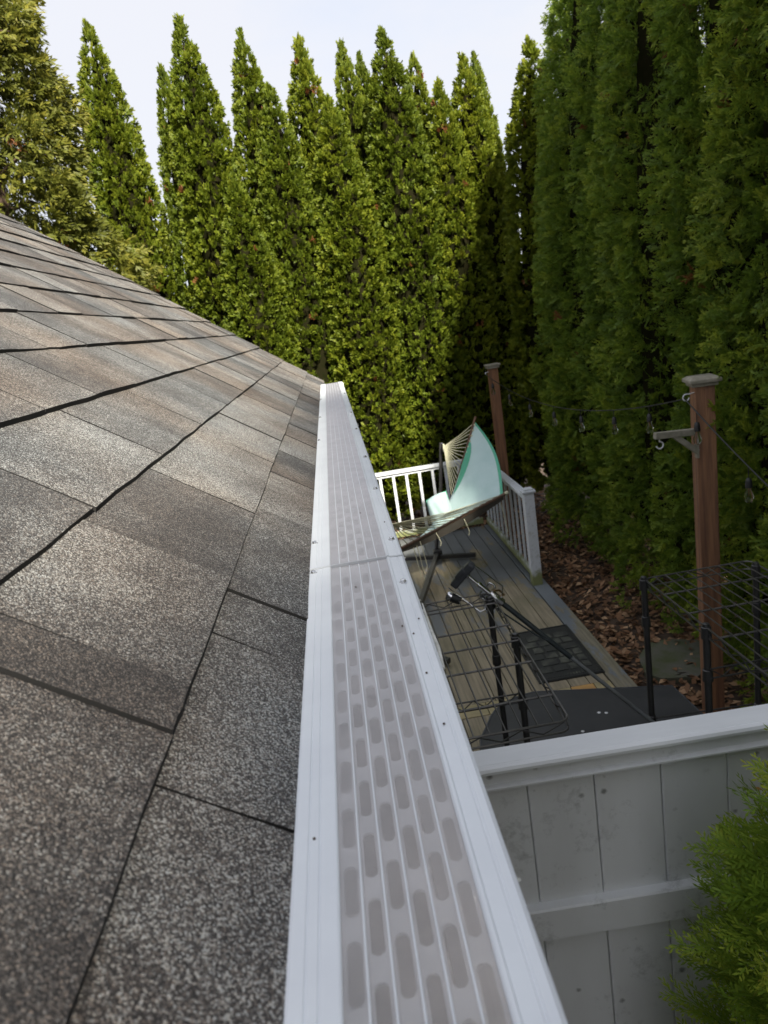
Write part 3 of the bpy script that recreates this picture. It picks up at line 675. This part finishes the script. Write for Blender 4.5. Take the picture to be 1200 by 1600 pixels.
mb.add(V, [[i*4+j, (i+1)*4+j, (i+1)*4+j+1, i*4+j+1] for i in range(N) for j in range(3)], True); mb.build('canvas_flap', M['teal_under'], ham)
q = MB(); q.tube([A0+(A0-A1).normalized()*.05, A1+(A1-A0).normalized()*.03], .014, 10); q.build('spreader_bar', M['bar'], ham)
q = MB(); q.tube([B0+(B0-B1).normalized()*.04, B1], .016, 10); q.build('spreader_bar', M['bar'], ham)
q = MB(); q.lathe(B0+(B0-B1).normalized()*.04, [(.018, -.015), (.019, .012), (.012, .022), (.001, .024)], 10, axis=(B0-B1)); q.build('bar_cap', M['rope'], ham)
ringA = Vector((1.098, 7.80, 1.50)); ringB = Vector((.32, 6.35, 1.13))
q = MB(); q.tube([ringA+Vector((0, 0, .01)), (1.10, 7.85, 1.515)], .008, 6); q.lathe(ringA+Vector((0, 0, -.06)), [(.012, 0), (.016, .04), (.008, .09)], 8); q.build('rope_knot', M['rope'], ham)
for i in range(17):
    s = (i+.5)/17; p = A0.lerp(A1, s); mid = ringA.lerp(p, .5)-Vector((0, 0, .012))
    q = MB(); q.tube([ringA, mid, p], .0042, 5); q.build('rope', M['rope'], ham)
for i in range(17):
    s = (i+.5)/17; p = B0.lerp(B1, s)+Vector((0, 0, .012)); mid = ringB.lerp(p, .5)-Vector((0, 0, .02+.02*random.random()))
    q = MB(); q.tube([ringB, mid, p], .0046, 5); q.build('rope', M['rope'], ham)
for i in range(15):
    s = (i+.7)/15; p = A0.lerp(A1, s); q = MB(); q.lathe(p+Vector((.012, -.014, 0)), [(.0003, -.012), (.011, -.004), (.011, .005), (.0003, .012)], 7); q.build('rope_lashing', M['rope'], ham)
for i, (x, y, z, l) in enumerate(((.52, 6.80, .72, .30), (.56, 6.82, .73, .34), (.60, 6.84, .76, .26), (1.08, 6.9, .90, .14), (.78, 6.9, .80, .10), (1.47, 6.9, 1.0, .30))):
    q = MB(); q.tube([(x, y, z), (x+.02, y-.02, z-l*.5), (x+.035, y-.03, z-l), (x+.02, y-.035, z-l-.03)], .004, 5); q.build('rope_tail', M['rope'], ham)
# pillow
pl = empty('pillow', (.87, 7.03, .80), 'plump pale teal pillow lying in the hammock', 'pillow')
mb = MB(); V = []; F = []; N = 20; c = Vector((.87, 7.03, .975)); ax = Vector((.155, -.02, .055)); ay = Vector((-.02, .06, .175)); an = ax.cross(ay).normalized()
for sd in (1, -1):
    for i in range(N+1):
        for j in range(N+1):
            a, b = -1+2*i/N, -1+2*j/N
            h = .085*((1-a**4)*(1-b**4))**.55*sd
            pin = 1-.10*(abs(a*b))**2+.0
            V.append(c+ax*a*.72*pin+ay*b*pin+an*(h+.004*math.sin(9*a+4*b)))
W = N+1
for sd in (0, 1):
    for i in range(N):
        for j in range(N): F.append([sd*W*W+i*W+j, sd*W*W+(i+1)*W+j, sd*W*W+(i+1)*W+j+1, sd*W*W+i*W+j+1])
mb.add(V, F, True); mb.build('cover', M['teal'], pl)
q = MB(); q.tube([c+ax*.72*math.cos(a)*(1/max(abs(math.cos(a)), abs(math.sin(a))))*.93+ay*math.sin(a)*(1/max(abs(math.cos(a)), abs(math.sin(a))))*.93 for a in [i*2*math.pi/32 for i in range(32)]], .006, 6, closed=True); q.build('piping', M['teal_green'], pl)

# ================================================================ black table
tb = empty('black_table', (1.0, 3.35, DZ), 'black table top with a rounded corner between the racks and the doormat', 'table')
zt = .75; poly = [(1.605, 3.10), (1.59, 3.49), (.86, 3.68)]
for i in range(1, 8):
    a = i/8*math.pi/2; poly.append((.86-.28*math.sin(a)-.06*i/8, 3.40+.28*math.cos(a)))
poly += [(.46, 3.32), (.40, 3.0), (.40, 2.95), (1.605, 2.90)]
q = MB(); slab(poly, zt-.022, zt, q); q.build('top', M['black_cloth'], tb)
q = MB(); q.tube([(x, y, zt-.004) for x, y in poly], .008, 6, closed=True); q.build('edge_trim', M['grey_plastic'], tb)
for x, y in ((1.50, 3.40), (.75, 3.45), (.55, 3.0), (1.50, 3.0)):
    q = MB(); q.tube([(x, y, DZ), (x, y, zt-.02)], .018, 8); q.build('leg', M['black_metal'], tb)
rr = random.Random(5)
for sx, sy in ((.98, 3.22), (1.12, 3.36), (1.155, 3.345), (1.03, 3.18)):
    q = MB(); q.lathe((sx, sy, zt-.0005), [(.010*rr.uniform(.6, 1.2), 0), (.008*rr.uniform(.5, 1), .002), (.0003, .003)], 8); q.build('bird_dropping', M['white_pvc'], tb)

# ================================================================ wire racks
def wire_shelf(r, xa, xb, ya, yb, z, rods, nw, corner=.03, name='shelf'):
    q = MB(); path = []
    for cx, cy, a0 in ((xb-corner, yb-corner, 0), (xa+corner, yb-corner, 90), (xa+corner, ya+corner, 180), (xb-corner, ya+corner, 270)):
        for i in range(5): a = R(a0+90*i/4); path.append((cx+corner*math.cos(a), cy+corner*math.sin(a), z))
    q.tube(path, .0036, 6, closed=True); q.tube([(x, y, zz-.034) for x, y, zz in path], .0032, 6, closed=True)
    sh = q.build(name, M['rack_wire'], r)
    def zig(p0, p1):
        p0 = Vector(p0); p1 = Vector(p1); n = max(2, int((p1-p0).length/.055)); pts = [p0.lerp(p1, i/n)-Vector((0, 0, .004 if i % 2 else .030)) for i in range(n+1)]
        q = MB(); q.tube(pts, .0026, 5); q.build('truss_wire', M['black_metal'], sh)
    zig((xa+.02, ya, z), (xb-.02, ya, z)); zig((xa+.02, yb, z), (xb-.02, yb, z)); zig((xb, ya+.02, z), (xb, yb-.02, z)); zig((xa, ya+.02, z), (xa, yb-.02, z))
    for y in rods:
        q = MB(); q.tube([(xa, y, z-.004), (xb, y, z-.004)], .0040, 6); q.build('cross_rod', M['rack_wire'], sh)
    for i in range(nw):
        x = xa+(xb-xa)*(i+1)/(nw+1); q = MB(); q.tube([(x, ya, z+.001), (x, yb, z+.001)], .0026, 5); q.build('surface_wire', M['rack_wire'], sh)
    return sh
def rack_post(r, x, y, ztop, rings):
    q = MB(); q.tube([(x, y, DZ), (x, y, ztop-.012)], .0127, 12); p = q.build('post', M['black_metal'], r)
    q = MB(); q.lathe((x, y, ztop-.012), [(.0135, -.01), (.0138, 0), (.012, .006), (.011, .010), (.0005, .012)], 12); q.build('post_cap', M['black_metal'], p)
    for z in rings:
        q = MB(); q.lathe((x, y, z), [(.0132, -.030), (.0185, -.028), (.0170, .014), (.0132, .016)], 12); q.build('collar', M['black_metal'], p)
zs = 1.78
rl = empty('wire_rack', (.27, 2.3, DZ), 'black wire rack beside the gutter, its shelf jutting toward the fence', 'wire rack', 'black wire racks behind the fence')
wire_shelf(rl, .04, .507, 1.775, 2.79, zs, [1.93, 2.157, 2.326, 2.465, 2.686], 9)
for x, y in ((.499, 2.35), (.487, 2.72), (.05, 2.35), (.05, 2.72)): rack_post(rl, x, y, zs+.016, [zs-.012, 1.515])
q = MB(); q.tube([(.06, 2.37, 1.545), (.49, 2.37, 1.538)], .0033, 6); q.tube([(.06, 2.37, 1.508), (.49, 2.37, 1.502)], .0033, 6)
q.tube([(.06+.43*i/10, 2.37, 1.508 if i % 2 else 1.541) for i in range(11)], .0026, 5); q.build('side_truss', M['black_metal'], rl)
q = MB(); q.tube([(.245, 1.86, .4), (.245, 1.86, 1.66)], .0150, 12); q.lathe((.245, 1.86, 1.66), [(.015, 0), (.013, .008), (.0005, .011)], 12); q.build('spare_post', M['black_metal'], rl)
rg = empty('wire_rack', (1.33, 2.2, DZ), 'black wire rack in front of the timber post at the right edge', 'wire rack', 'black wire racks behind the fence')
wire_shelf(rg, 1.118, 1.565, 1.66, 2.66, zs, [1.85, 2.09, 2.30, 2.49], 9)
for x, y in ((1.112, 2.65), (1.118, 2.17), (1.555, 2.60), (1.56, 2.17)): rack_post(rg, x, y, zs+.016, [zs-.012, 1.605, 1.14])
q = MB(); q.tube([(1.12, 2.155, 1.628), (1.56, 2.155, 1.628)], .0033, 6); q.tube([(1.12, 2.155, 1.592), (1.56, 2.155, 1.592)], .0033, 6)
q.tube([(1.12+.44*i/10, 2.155, 1.594 if i % 2 else 1.626) for i in range(11)], .0026, 5); q.build('side_truss', M['black_metal'], rg)
q = MB()
for zz in (1.14, 1.105): q.tube([(1.112, 2.65, zz), (1.555, 2.62, zz)], .0036, 6); q.tube([(1.118, 2.17, zz), (1.112, 2.65, zz)], .0036, 6)
q.build('lower_frame', M['black_metal'], rg)

# ================================================================ extension pole with clamp head
ep = empty('extension_pole', (.8, 2.6, 1.3), 'long grey extension pole with a chrome clamp head resting across the wire racks', 'pole')
P1 = Vector((1.10, 2.52, 1.165)); P2 = Vector((.497, 2.74, 1.80)); D = (P2-P1).normalized()
side = D.cross(Vector((0, 1, .2))).normalized(); upv = side.cross(D).normalized()
q = MB(); q.tube([P1, P1.lerp(P2, .55)], .0085, 10); q.build('lower_tube', M['pole_grey'], ep)
q = MB(); q.tube([P1.lerp(P2, .53), P2], .0115, 10); q.build('upper_tube', M['pole'], ep)
q = MB(); q.lathe(P2, [(.013, -.07), (.018, -.065), (.019, -.01), (.014, .0)], 12, axis=D); q.build('sleeve', M['screw'], ep)
q = MB(); q.tube([P2, P2+D*.05], .009, 8); q.lathe(P2+D*.05, [(.012, 0), (.012, .012), (.006, .014), (.006, .06), (.011, .062), (.013, .075), (.008, .08)], 10, axis=D); q.build('spindle', M['chrome'], ep)
for sgn in (-1, 1):
    b = P2+D*.0+upv*.0+side*.012*sgn
    q = MB(); pts = [b+side*sgn*.004, b+side*sgn*.022, b+side*sgn*.028+D*.012, b+side*sgn*.022+D*.03, b+side*sgn*.004+D*.032]; q.tube(pts, .0045, 8); q.build('clamp', M['chrome'], ep)
blk = P2+D*.135+side*.01
Mx = Matrix((side, upv, D)).transposed()
q = MB(); q.box(blk, (.13, .05, .035), Mx, bev=.010); q.box(blk+D*.012, (.05, .052, .02), Mx, bev=.004); q.build('brush_block', M['grey_plastic'], ep)
for s0, s1 in ((-.062, -.03), (.085, .05)):
    q = MB(); q.tube([blk+side*s0+D*.01, P2+side*(s0+.005)+D*-.02, P2+side*s1*.5-D*.05], .0028, 6); q.build('wire_frame', M['screw'], ep)
kb = P2+D*.10+side*.115
q = MB(); q.lathe(kb, [(.0005, -.03), (.017, -.03), (.019, -.012), (.019, .012)], 14, axis=(D+side*.3)); q.build('knob_grip', M['black_rubber'], ep)
q = MB(); q.lathe(kb, [(.0185, .012), (.0185, .030), (.015, .034), (.0005, .035)], 14, axis=(D+side*.3)); q.build('knob', M['chrome'], ep)
q = MB(); q.tube([P2-D*.04+upv*.02, P2-D*.05-side*.03+upv*.012, P2-D*.02-side*.035, P2+D*.0-side*.02-upv*.015], .0045, 7); q.build('copper_ring', M['brass'], ep)
q = MB(); q.tube([P2+D*.02+side*.03, P2-D*.05+side*.035, P2-D*.25+side*.012-upv*.02, P2-D*.3-upv*.02], .004, 6); q.build('hose', M['pole'], ep)

# ================================================================ foliage
def unit(a): return a/np.maximum(np.linalg.norm(a, axis=-1, keepdims=True), 1e-9)
def crown_quads(H, Rm, z_low, rng, n_cl, n_leaf, csize, llen, lwid, taper=1.4, up=.55, droop=0., lump=.13, depth=.25, gapk=0., pinnate=False, lowk=.72):
    """leaf sprays on a tapering column; every leaflet is one kite"""
    zz = np.linspace(z_low, H, 400); rad = Rm*(1-np.exp(-(H-zz)/taper))
    low = np.clip((zz-z_low)/.7, 0, 1); rad = rad*(lowk+(1-lowk)*low)
    wgt = rad+.05; cdf = np.cumsum(wgt); cdf /= cdf[-1]
    z = np.interp(rng.random(n_cl), cdf, zz); th = rng.uniform(0, 2*np.pi, n_cl); r = np.interp(z, zz, rad)
    f = np.zeros(n_cl); 
    for i in range(9):
        kz = rng.uniform(1.2, 7.5); kt = rng.integers(1, 6); f += np.sin(kz*z+rng.uniform(0, 6.3))*np.sin(kt*th+rng.uniform(0, 6.3))
    f /= 3.0
    if gapk > 0:
        keep = f > -gapk; z, th, r, f = z[keep], th[keep], r[keep], f[keep]; n_cl = len(z)
    rr_ = r*(1+lump*f)*(1-depth*rng.random(n_cl)**2.2)
    out = np.stack([np.cos(th), np.sin(th), np.zeros(n_cl)], 1)
    P = out*rr_[:, None]; P[:, 2] = z
    d = unit(out*1.0+np.array([0, 0, up-droop])+rng.normal(0, .28, (n_cl, 3)))
    topk = np.clip(1-(H-z)/.5, 0, 1)[:, None]; d = unit(d*(1-topk)+np.array([0, 0, 1.])*topk*1.4+rng.normal(0, .1, (n_cl, 3)))
    a = unit(np.cross(d, rng.normal(0, 1, (n_cl, 3)))); b = np.cross(d, a)
    nspr = 4
    ph = rng.uniform(0, np.pi, (n_cl, 1))+np.arange(nspr)[None]*np.pi/nspr+rng.normal(0, .2, (n_cl, nspr))
    tilt = rng.normal(0, .38, (n_cl, nspr, 2))
    idx = rng.integers(0, nspr, (n_cl, n_leaf)); ci = np.arange(n_cl)[:, None]
    phl = ph[ci, idx]; tl = tilt[ci, idx]
    sd = unit(d[:, None]+a[:, None]*tl[..., :1]+b[:, None]*tl[..., 1:])           # spray axis
    e = a[:, None]*np.cos(phl)[..., None]+b[:, None]*np.sin(phl)[..., None]
    e = unit(e-sd*(e*sd).sum(-1, keepdims=True)); n = np.cross(sd, e)
    sc = csize*rng.uniform(.7, 1.35, (n_cl, 1)); 
    s = rng.random((n_cl, n_leaf))**.8*sc; ang = rng.uniform(-1.15, 1.15, (n_cl, n_leaf))*(1.05-.35*s/sc)
    if pinnate:
        ang = np.where(rng.random(ang.shape) < .82, np.sign(ang)*rng.uniform(.30, .80, ang.shape), ang*.12)
    dirv = sd*np.cos(ang)[..., None]+e*np.sin(ang)[..., None]+n*rng.normal(0, .13, (n_cl, n_leaf, 1))
    dirv[..., 2] -= droop*.5*rng.random((n_cl, n_leaf)); dirv = unit(dirv)
    sidev = unit(np.cross(n+rng.normal(0, .25, n.shape), dirv))
    L = llen*rng.uniform(.65, 1.3, (n_cl, n_leaf))*(1-.25*s/sc); W = lwid*rng.uniform(.7, 1.3, (n_cl, n_leaf))
    base = P[:, None]-d[:, None]*sc[..., None]*.55+sd*s[..., None]
    L = L[..., None]; W = W[..., None]
    V = np.stack([base, base+dirv*L*.55+sidev*W*.5, base+dirv*L, base+dirv*L*.55-sidev*W*.5], 2).reshape(-1, 4, 3)
    tint = .42+.10*f[:, None]+rng.normal(0, .11, (n_cl, 1))+.25*(s/sc-.4)+rng.normal(0, .09, (n_cl, n_leaf))
    tint = np.clip(tint, .0, .82); tint[rng.random(n_cl) < .005] = 1.0
    return V, tint.reshape(-1)
def core_mesh(H, Rm, z_low, taper, k=.68):  # opaque hull behind the leaves, its dark colour standing in for deep shade
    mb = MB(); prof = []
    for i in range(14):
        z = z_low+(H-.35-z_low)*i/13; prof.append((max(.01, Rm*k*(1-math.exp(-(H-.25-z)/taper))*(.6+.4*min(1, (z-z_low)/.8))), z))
    return mb.lathe((0, 0, 0), prof, 11).mesh('crown_shade_hull')
def trunk_mesh(H, r0):
    mb = MB(); rn = random.Random(int(H*100)); pts = [(rn.uniform(-.03, .03)*(i > 0), rn.uniform(-.03, .03)*(i > 0), H*.96*i/9) for i in range(10)]
    mb.tube(pts, [r0*(1-.9*i/9)+.006 for i in range(10)], 8)
    for i in range(16):
        z = .35+i*.16; a = i*2.4; L = .35
        mb.tube([(0, 0, z), (math.cos(a)*L*.5, math.sin(a)*L*.5, z+.10), (math.cos(a)*L, math.sin(a)*L, z+.26)], [.012, .009, .004], 5)
    return mb.mesh('trunk')
FAR = []; NEAR = []
H0 = 6.0
for i in range(4):
    rng = np.random.default_rng(40+i); V, t = crown_quads(H0, .60, .35, rng, 3400, 46, .080, .054, .0195, taper=1.2, up=.6)
    me = quads_mesh('crown', V, t); me.materials.append(M['leaf_sun']); FAR.append(me)
for i in range(2):
    rng = np.random.default_rng(60+i); V, t = crown_quads(7.0, .80, .22, rng, 3100, 86, .135, .046, .0098, taper=1.5, up=.25, droop=.15, lump=.18, depth=.36, pinnate=True, lowk=1.08)
    me = quads_mesh('crown', V, t); me.materials.append(M['leaf_deep']); NEAR.append(me)
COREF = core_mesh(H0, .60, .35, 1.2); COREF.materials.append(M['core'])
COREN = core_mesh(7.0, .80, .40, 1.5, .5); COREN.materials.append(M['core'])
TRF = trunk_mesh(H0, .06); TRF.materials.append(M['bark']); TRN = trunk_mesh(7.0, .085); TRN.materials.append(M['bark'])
rt_ = random.Random(21)
def tree(name, x, y, H, kind, label, group, wide=1., rz=None, var=None):
    if kind == 'far': crowns, core, tr, h = FAR, COREF, TRF, H0
    else: crowns, core, tr, h = NEAR, COREN, TRN, 7.0
    o = empty(name, (x, y, 0), label, 'tree', group, rz=rt_.uniform(0, 6.28) if rz is None else rz)
    s = H/h; o.scale = (wide*rt_.uniform(.90, 1.0), wide*rt_.uniform(.90, 1.0), s); o.rotation_euler = (rt_.gauss(0, .004), rt_.gauss(0, .004), o.rotation_euler[2])
    me = crowns[var if var is not None else rt_.randrange(len(crowns))]
    for nm, m_ in (('crown', me), ('crown_shade_hull', core), ('trunk', tr)):
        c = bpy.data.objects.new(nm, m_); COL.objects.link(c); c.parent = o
    return o
BACK = [(-2.41, 11.0, 7.27, .95, 'narrow arborvitae behind the olive cedar, leftmost pointed tip'),
        (-1.50, 10.4, 6.44, .72, 'short-tipped arborvitae half hidden left of the tallest sunlit one'),
        (-1.13, 10.05, 6.79, .95, 'tallest pointed arborvitae at the left end of the sunlit row'),
        (-.82, 9.55, 4.90, .85, 'lowest sunlit arborvitae, front row, above the roof edge'),
        (-.45, 10.2, 6.63, .85, 'pointed arborvitae second tall tip from the left of the sunlit row'),
        (-.22, 9.9, 5.91, .85, 'lower arborvitae on the right shoulder of the second tall tip'),
        (.30, 10.4, 6.55, .88, 'pointed arborvitae third tall tip, with a lower tree before it'),
        (.50, 9.75, 5.65, .95, 'broad sunlit arborvitae straight beyond the gutter end, rounded low tip'),
        (.88, 10.6, 6.50, .70, 'left one of two close arborvitae tips near the picture middle'),
        (1.10, 10.85, 6.40, .70, 'right one of two close arborvitae tips near the picture middle'),
        (1.33, 9.9, 6.34, .95, 'sunlit arborvitae with a crooked thin tip, right of picture middle'),
        (1.72, 10.5, 6.21, .75, 'arborvitae tip just right of the crooked thin tip'),
        (1.92, 10.0, 5.71, .85, 'lower arborvitae at the right end of the sunlit row'),
        (2.36, 10.2, 6.02, .90, 'shaded arborvitae behind the far timber post, left of twin tips'),
        (2.62, 10.7, 6.17, .65, 'shaded arborvitae right one of twin tips by the sky gap'),
        (3.0, 9.6, 5.92, 1.0, 'dark arborvitae at the corner where the two tree rows meet')]
for i, (x, y, H, wd, lab) in enumerate(BACK): tree('arborvitae', x, y, H, 'far', lab, 'arborvitae row behind the deck', wd, var=(i*3+i//4) % 4)
RIGHT = [(3.20, 8.75, 6.25, .80, 'dark arborvitae farthest of the tall right hand row'),
         (3.02, 7.9, 6.4, .84, 'dark arborvitae second farthest in the tall right hand row'),
         (3.12, 7.0, 6.6, .86, 'dark arborvitae behind the capped railing post, right hand row'),
         (2.96, 6.05, 6.6, .88, 'dense arborvitae with bright leaf tips in the right hand row'),
         (3.10, 5.15, 6.8, .86, 'dark arborvitae behind the bracket arm of the near post'),
         (2.98, 4.3, 6.8, .86, 'arborvitae right behind the near timber post'),
         (2.97, 3.40, 6.8, .92, 'nearest arborvitae of the right hand row, at the right edge')]
for i, (x, y, H, wd, lab) in enumerate(RIGHT): tree('arborvitae', x, y, H, 'near', lab, 'tall arborvitae row on the right', wd, var=i % 2)
for i, (x, y, H) in enumerate(((3.1, 2.5, 6.6), (3.1, 1.5, 6.6), (3.1, .5, 6.6), (1.75, -2.5, 7.6), (1.75, -3.35, 8.25), (1.75, -4.25, 8.0), (1.75, -5.1, 8.3), (1.75, -5.9, 8.5), (1.75, -6.7, 8.3),
                             (2.7, -3.0, 10.6), (3.5, -3.1, 11.0), (4.3, -3.0, 11.0), (5.1, -3.1, 11.2))):  # unseen trees, placed and sized only to shade roof and deck
    tree('arborvitae', x, y, H, 'near', 'unseen arborvitae added to shade the roof and deck', 'unseen arborvitae added for shade', .95, var=i % 2)

# loose olive cedar at the left
def cedar():
    rng = np.random.default_rng(77); H, Rm, x, y = 8.6, 1.75, -3.12, 8.3
    o = empty('cedar_tree', (x, y, 0), 'large loose olive cedar rising behind the roof at the left', 'tree')
    V, t = crown_quads(H, Rm, .8, rng, 6000, 38, .17, .085, .022, taper=4.4, up=.15, droop=.55, lump=.2, depth=.5, gapk=.95)
    me = quads_mesh('crown', V, t); link_mesh('crown', me, M['leaf_olive'], o)
    mb = MB(); mb.tube([(0, 0, 0), (.03, .02, 3), (0, 0, 8.2)], [.16, .11, .02], 10); rn = random.Random(3)
    for i in range(46):
        z = 1.0+i*.15; a = i*2.39996; L = Rm*(1-math.exp(-(H-z)/4.4))*.8
        mb.tube([(0, 0, z), (math.cos(a)*L*.5, math.sin(a)*L*.5, z+.15), (math.cos(a+.1)*L, math.sin(a+.1)*L, z+.12)], [.03, .018, .005], 5)
    link_mesh('trunk', mb.mesh('trunk'), M['bark'], o)
cedar()

# near arborvitae shrub at lower right: fronds with pinnate branchlets
def shrub():
    rng = np.random.default_rng(9); ctr = np.array([.885, 1.12, 0.]); Q = []; T = []
    o = empty('arborvitae_shrub', (ctr[0], ctr[1], 0), 'bright green young arborvitae in front of the grey fence, lower right', 'shrub')
    stems = MB(); stems.tube([(0, 0, 0), (.01, 0, 1.2), (.0, .01, 1.86)], [.022, .014, .003], 8)
    nf = 460
    for i in range(nf):
        z = .15+1.78*rng.random()**.75; th = rng.uniform(0, 2*np.pi); reach = .34*(1-np.exp(-(2.08-z)/.36))*rng.uniform(.75, 1.1)+.03
        out = np.array([np.cos(th), np.sin(th), 0]); d = unit(out+np.array([0, 0, rng.uniform(.15, .9)])); L = rng.uniform(.13, .22)
        p0 = np.array([0, 0, z])+out*max(.0, reach-L*.75)
        pl_n = unit(np.cross(d, unit(rng.normal(0, 1, 3)))); e = np.cross(pl_n, d); tt = rng.normal(.45, .12)
        if i % 3 == 0: stems.tube([(0, 0, z-.08), tuple(p0)], [.005, .0025], 4, caps=False)
        K = 11
        for k in range(K):
            s = L*(.08+.92*k/K); sg = 1 if k % 2 else -1; bl = L*.50*(1-.72*k/K)*rng.uniform(.8, 1.2); an = .75-.25*k/K
            bd = unit(d*np.cos(an)+e*np.sin(an)*sg+pl_n*rng.normal(0, .15)); bp = p0+d*s-np.array([0, 0, 1])*.15*s*s/L
            be = np.cross(pl_n, bd)
            def kite(p, dr, ln, w, tv):
                sv = unit(np.cross(pl_n+rng.normal(0, .2, 3), dr))*w*.5
                Q.append([p, p+dr*ln*.6+sv, p+dr*ln, p+dr*ln*.6-sv]); T.append(tv)
            kite(bp-d*.0, bd, bl, .0048, tt-.1)
            m = max(2, int(bl/.0068))
            for j in range(m):
                q = bp+bd*bl*(j+.6)/m; s2 = 1 if j % 2 else -1
                kd = unit(bd*.88+be*.48*s2+pl_n*rng.normal(0, .12)); tip = (s+bl*(j/m))/(L*1.3)
                kite(q, kd, rng.uniform(.016, .028)*(1.15-.5*j/m), .0058, tt+.30*(tip-.4)+rng.normal(0, .07))
            kite(p0+d*s-np.array([0, 0, 1])*.15*s*s/L, d, L/K*1.5, .0050, tt-.12)
    me = quads_mesh('crown', np.array(Q), np.clip(np.array(T), 0, 1)); link_mesh('crown', me, M['leaf_near'], o)
    link_mesh('stem', stems.mesh('stem'), M['bark'], o)
shrub()
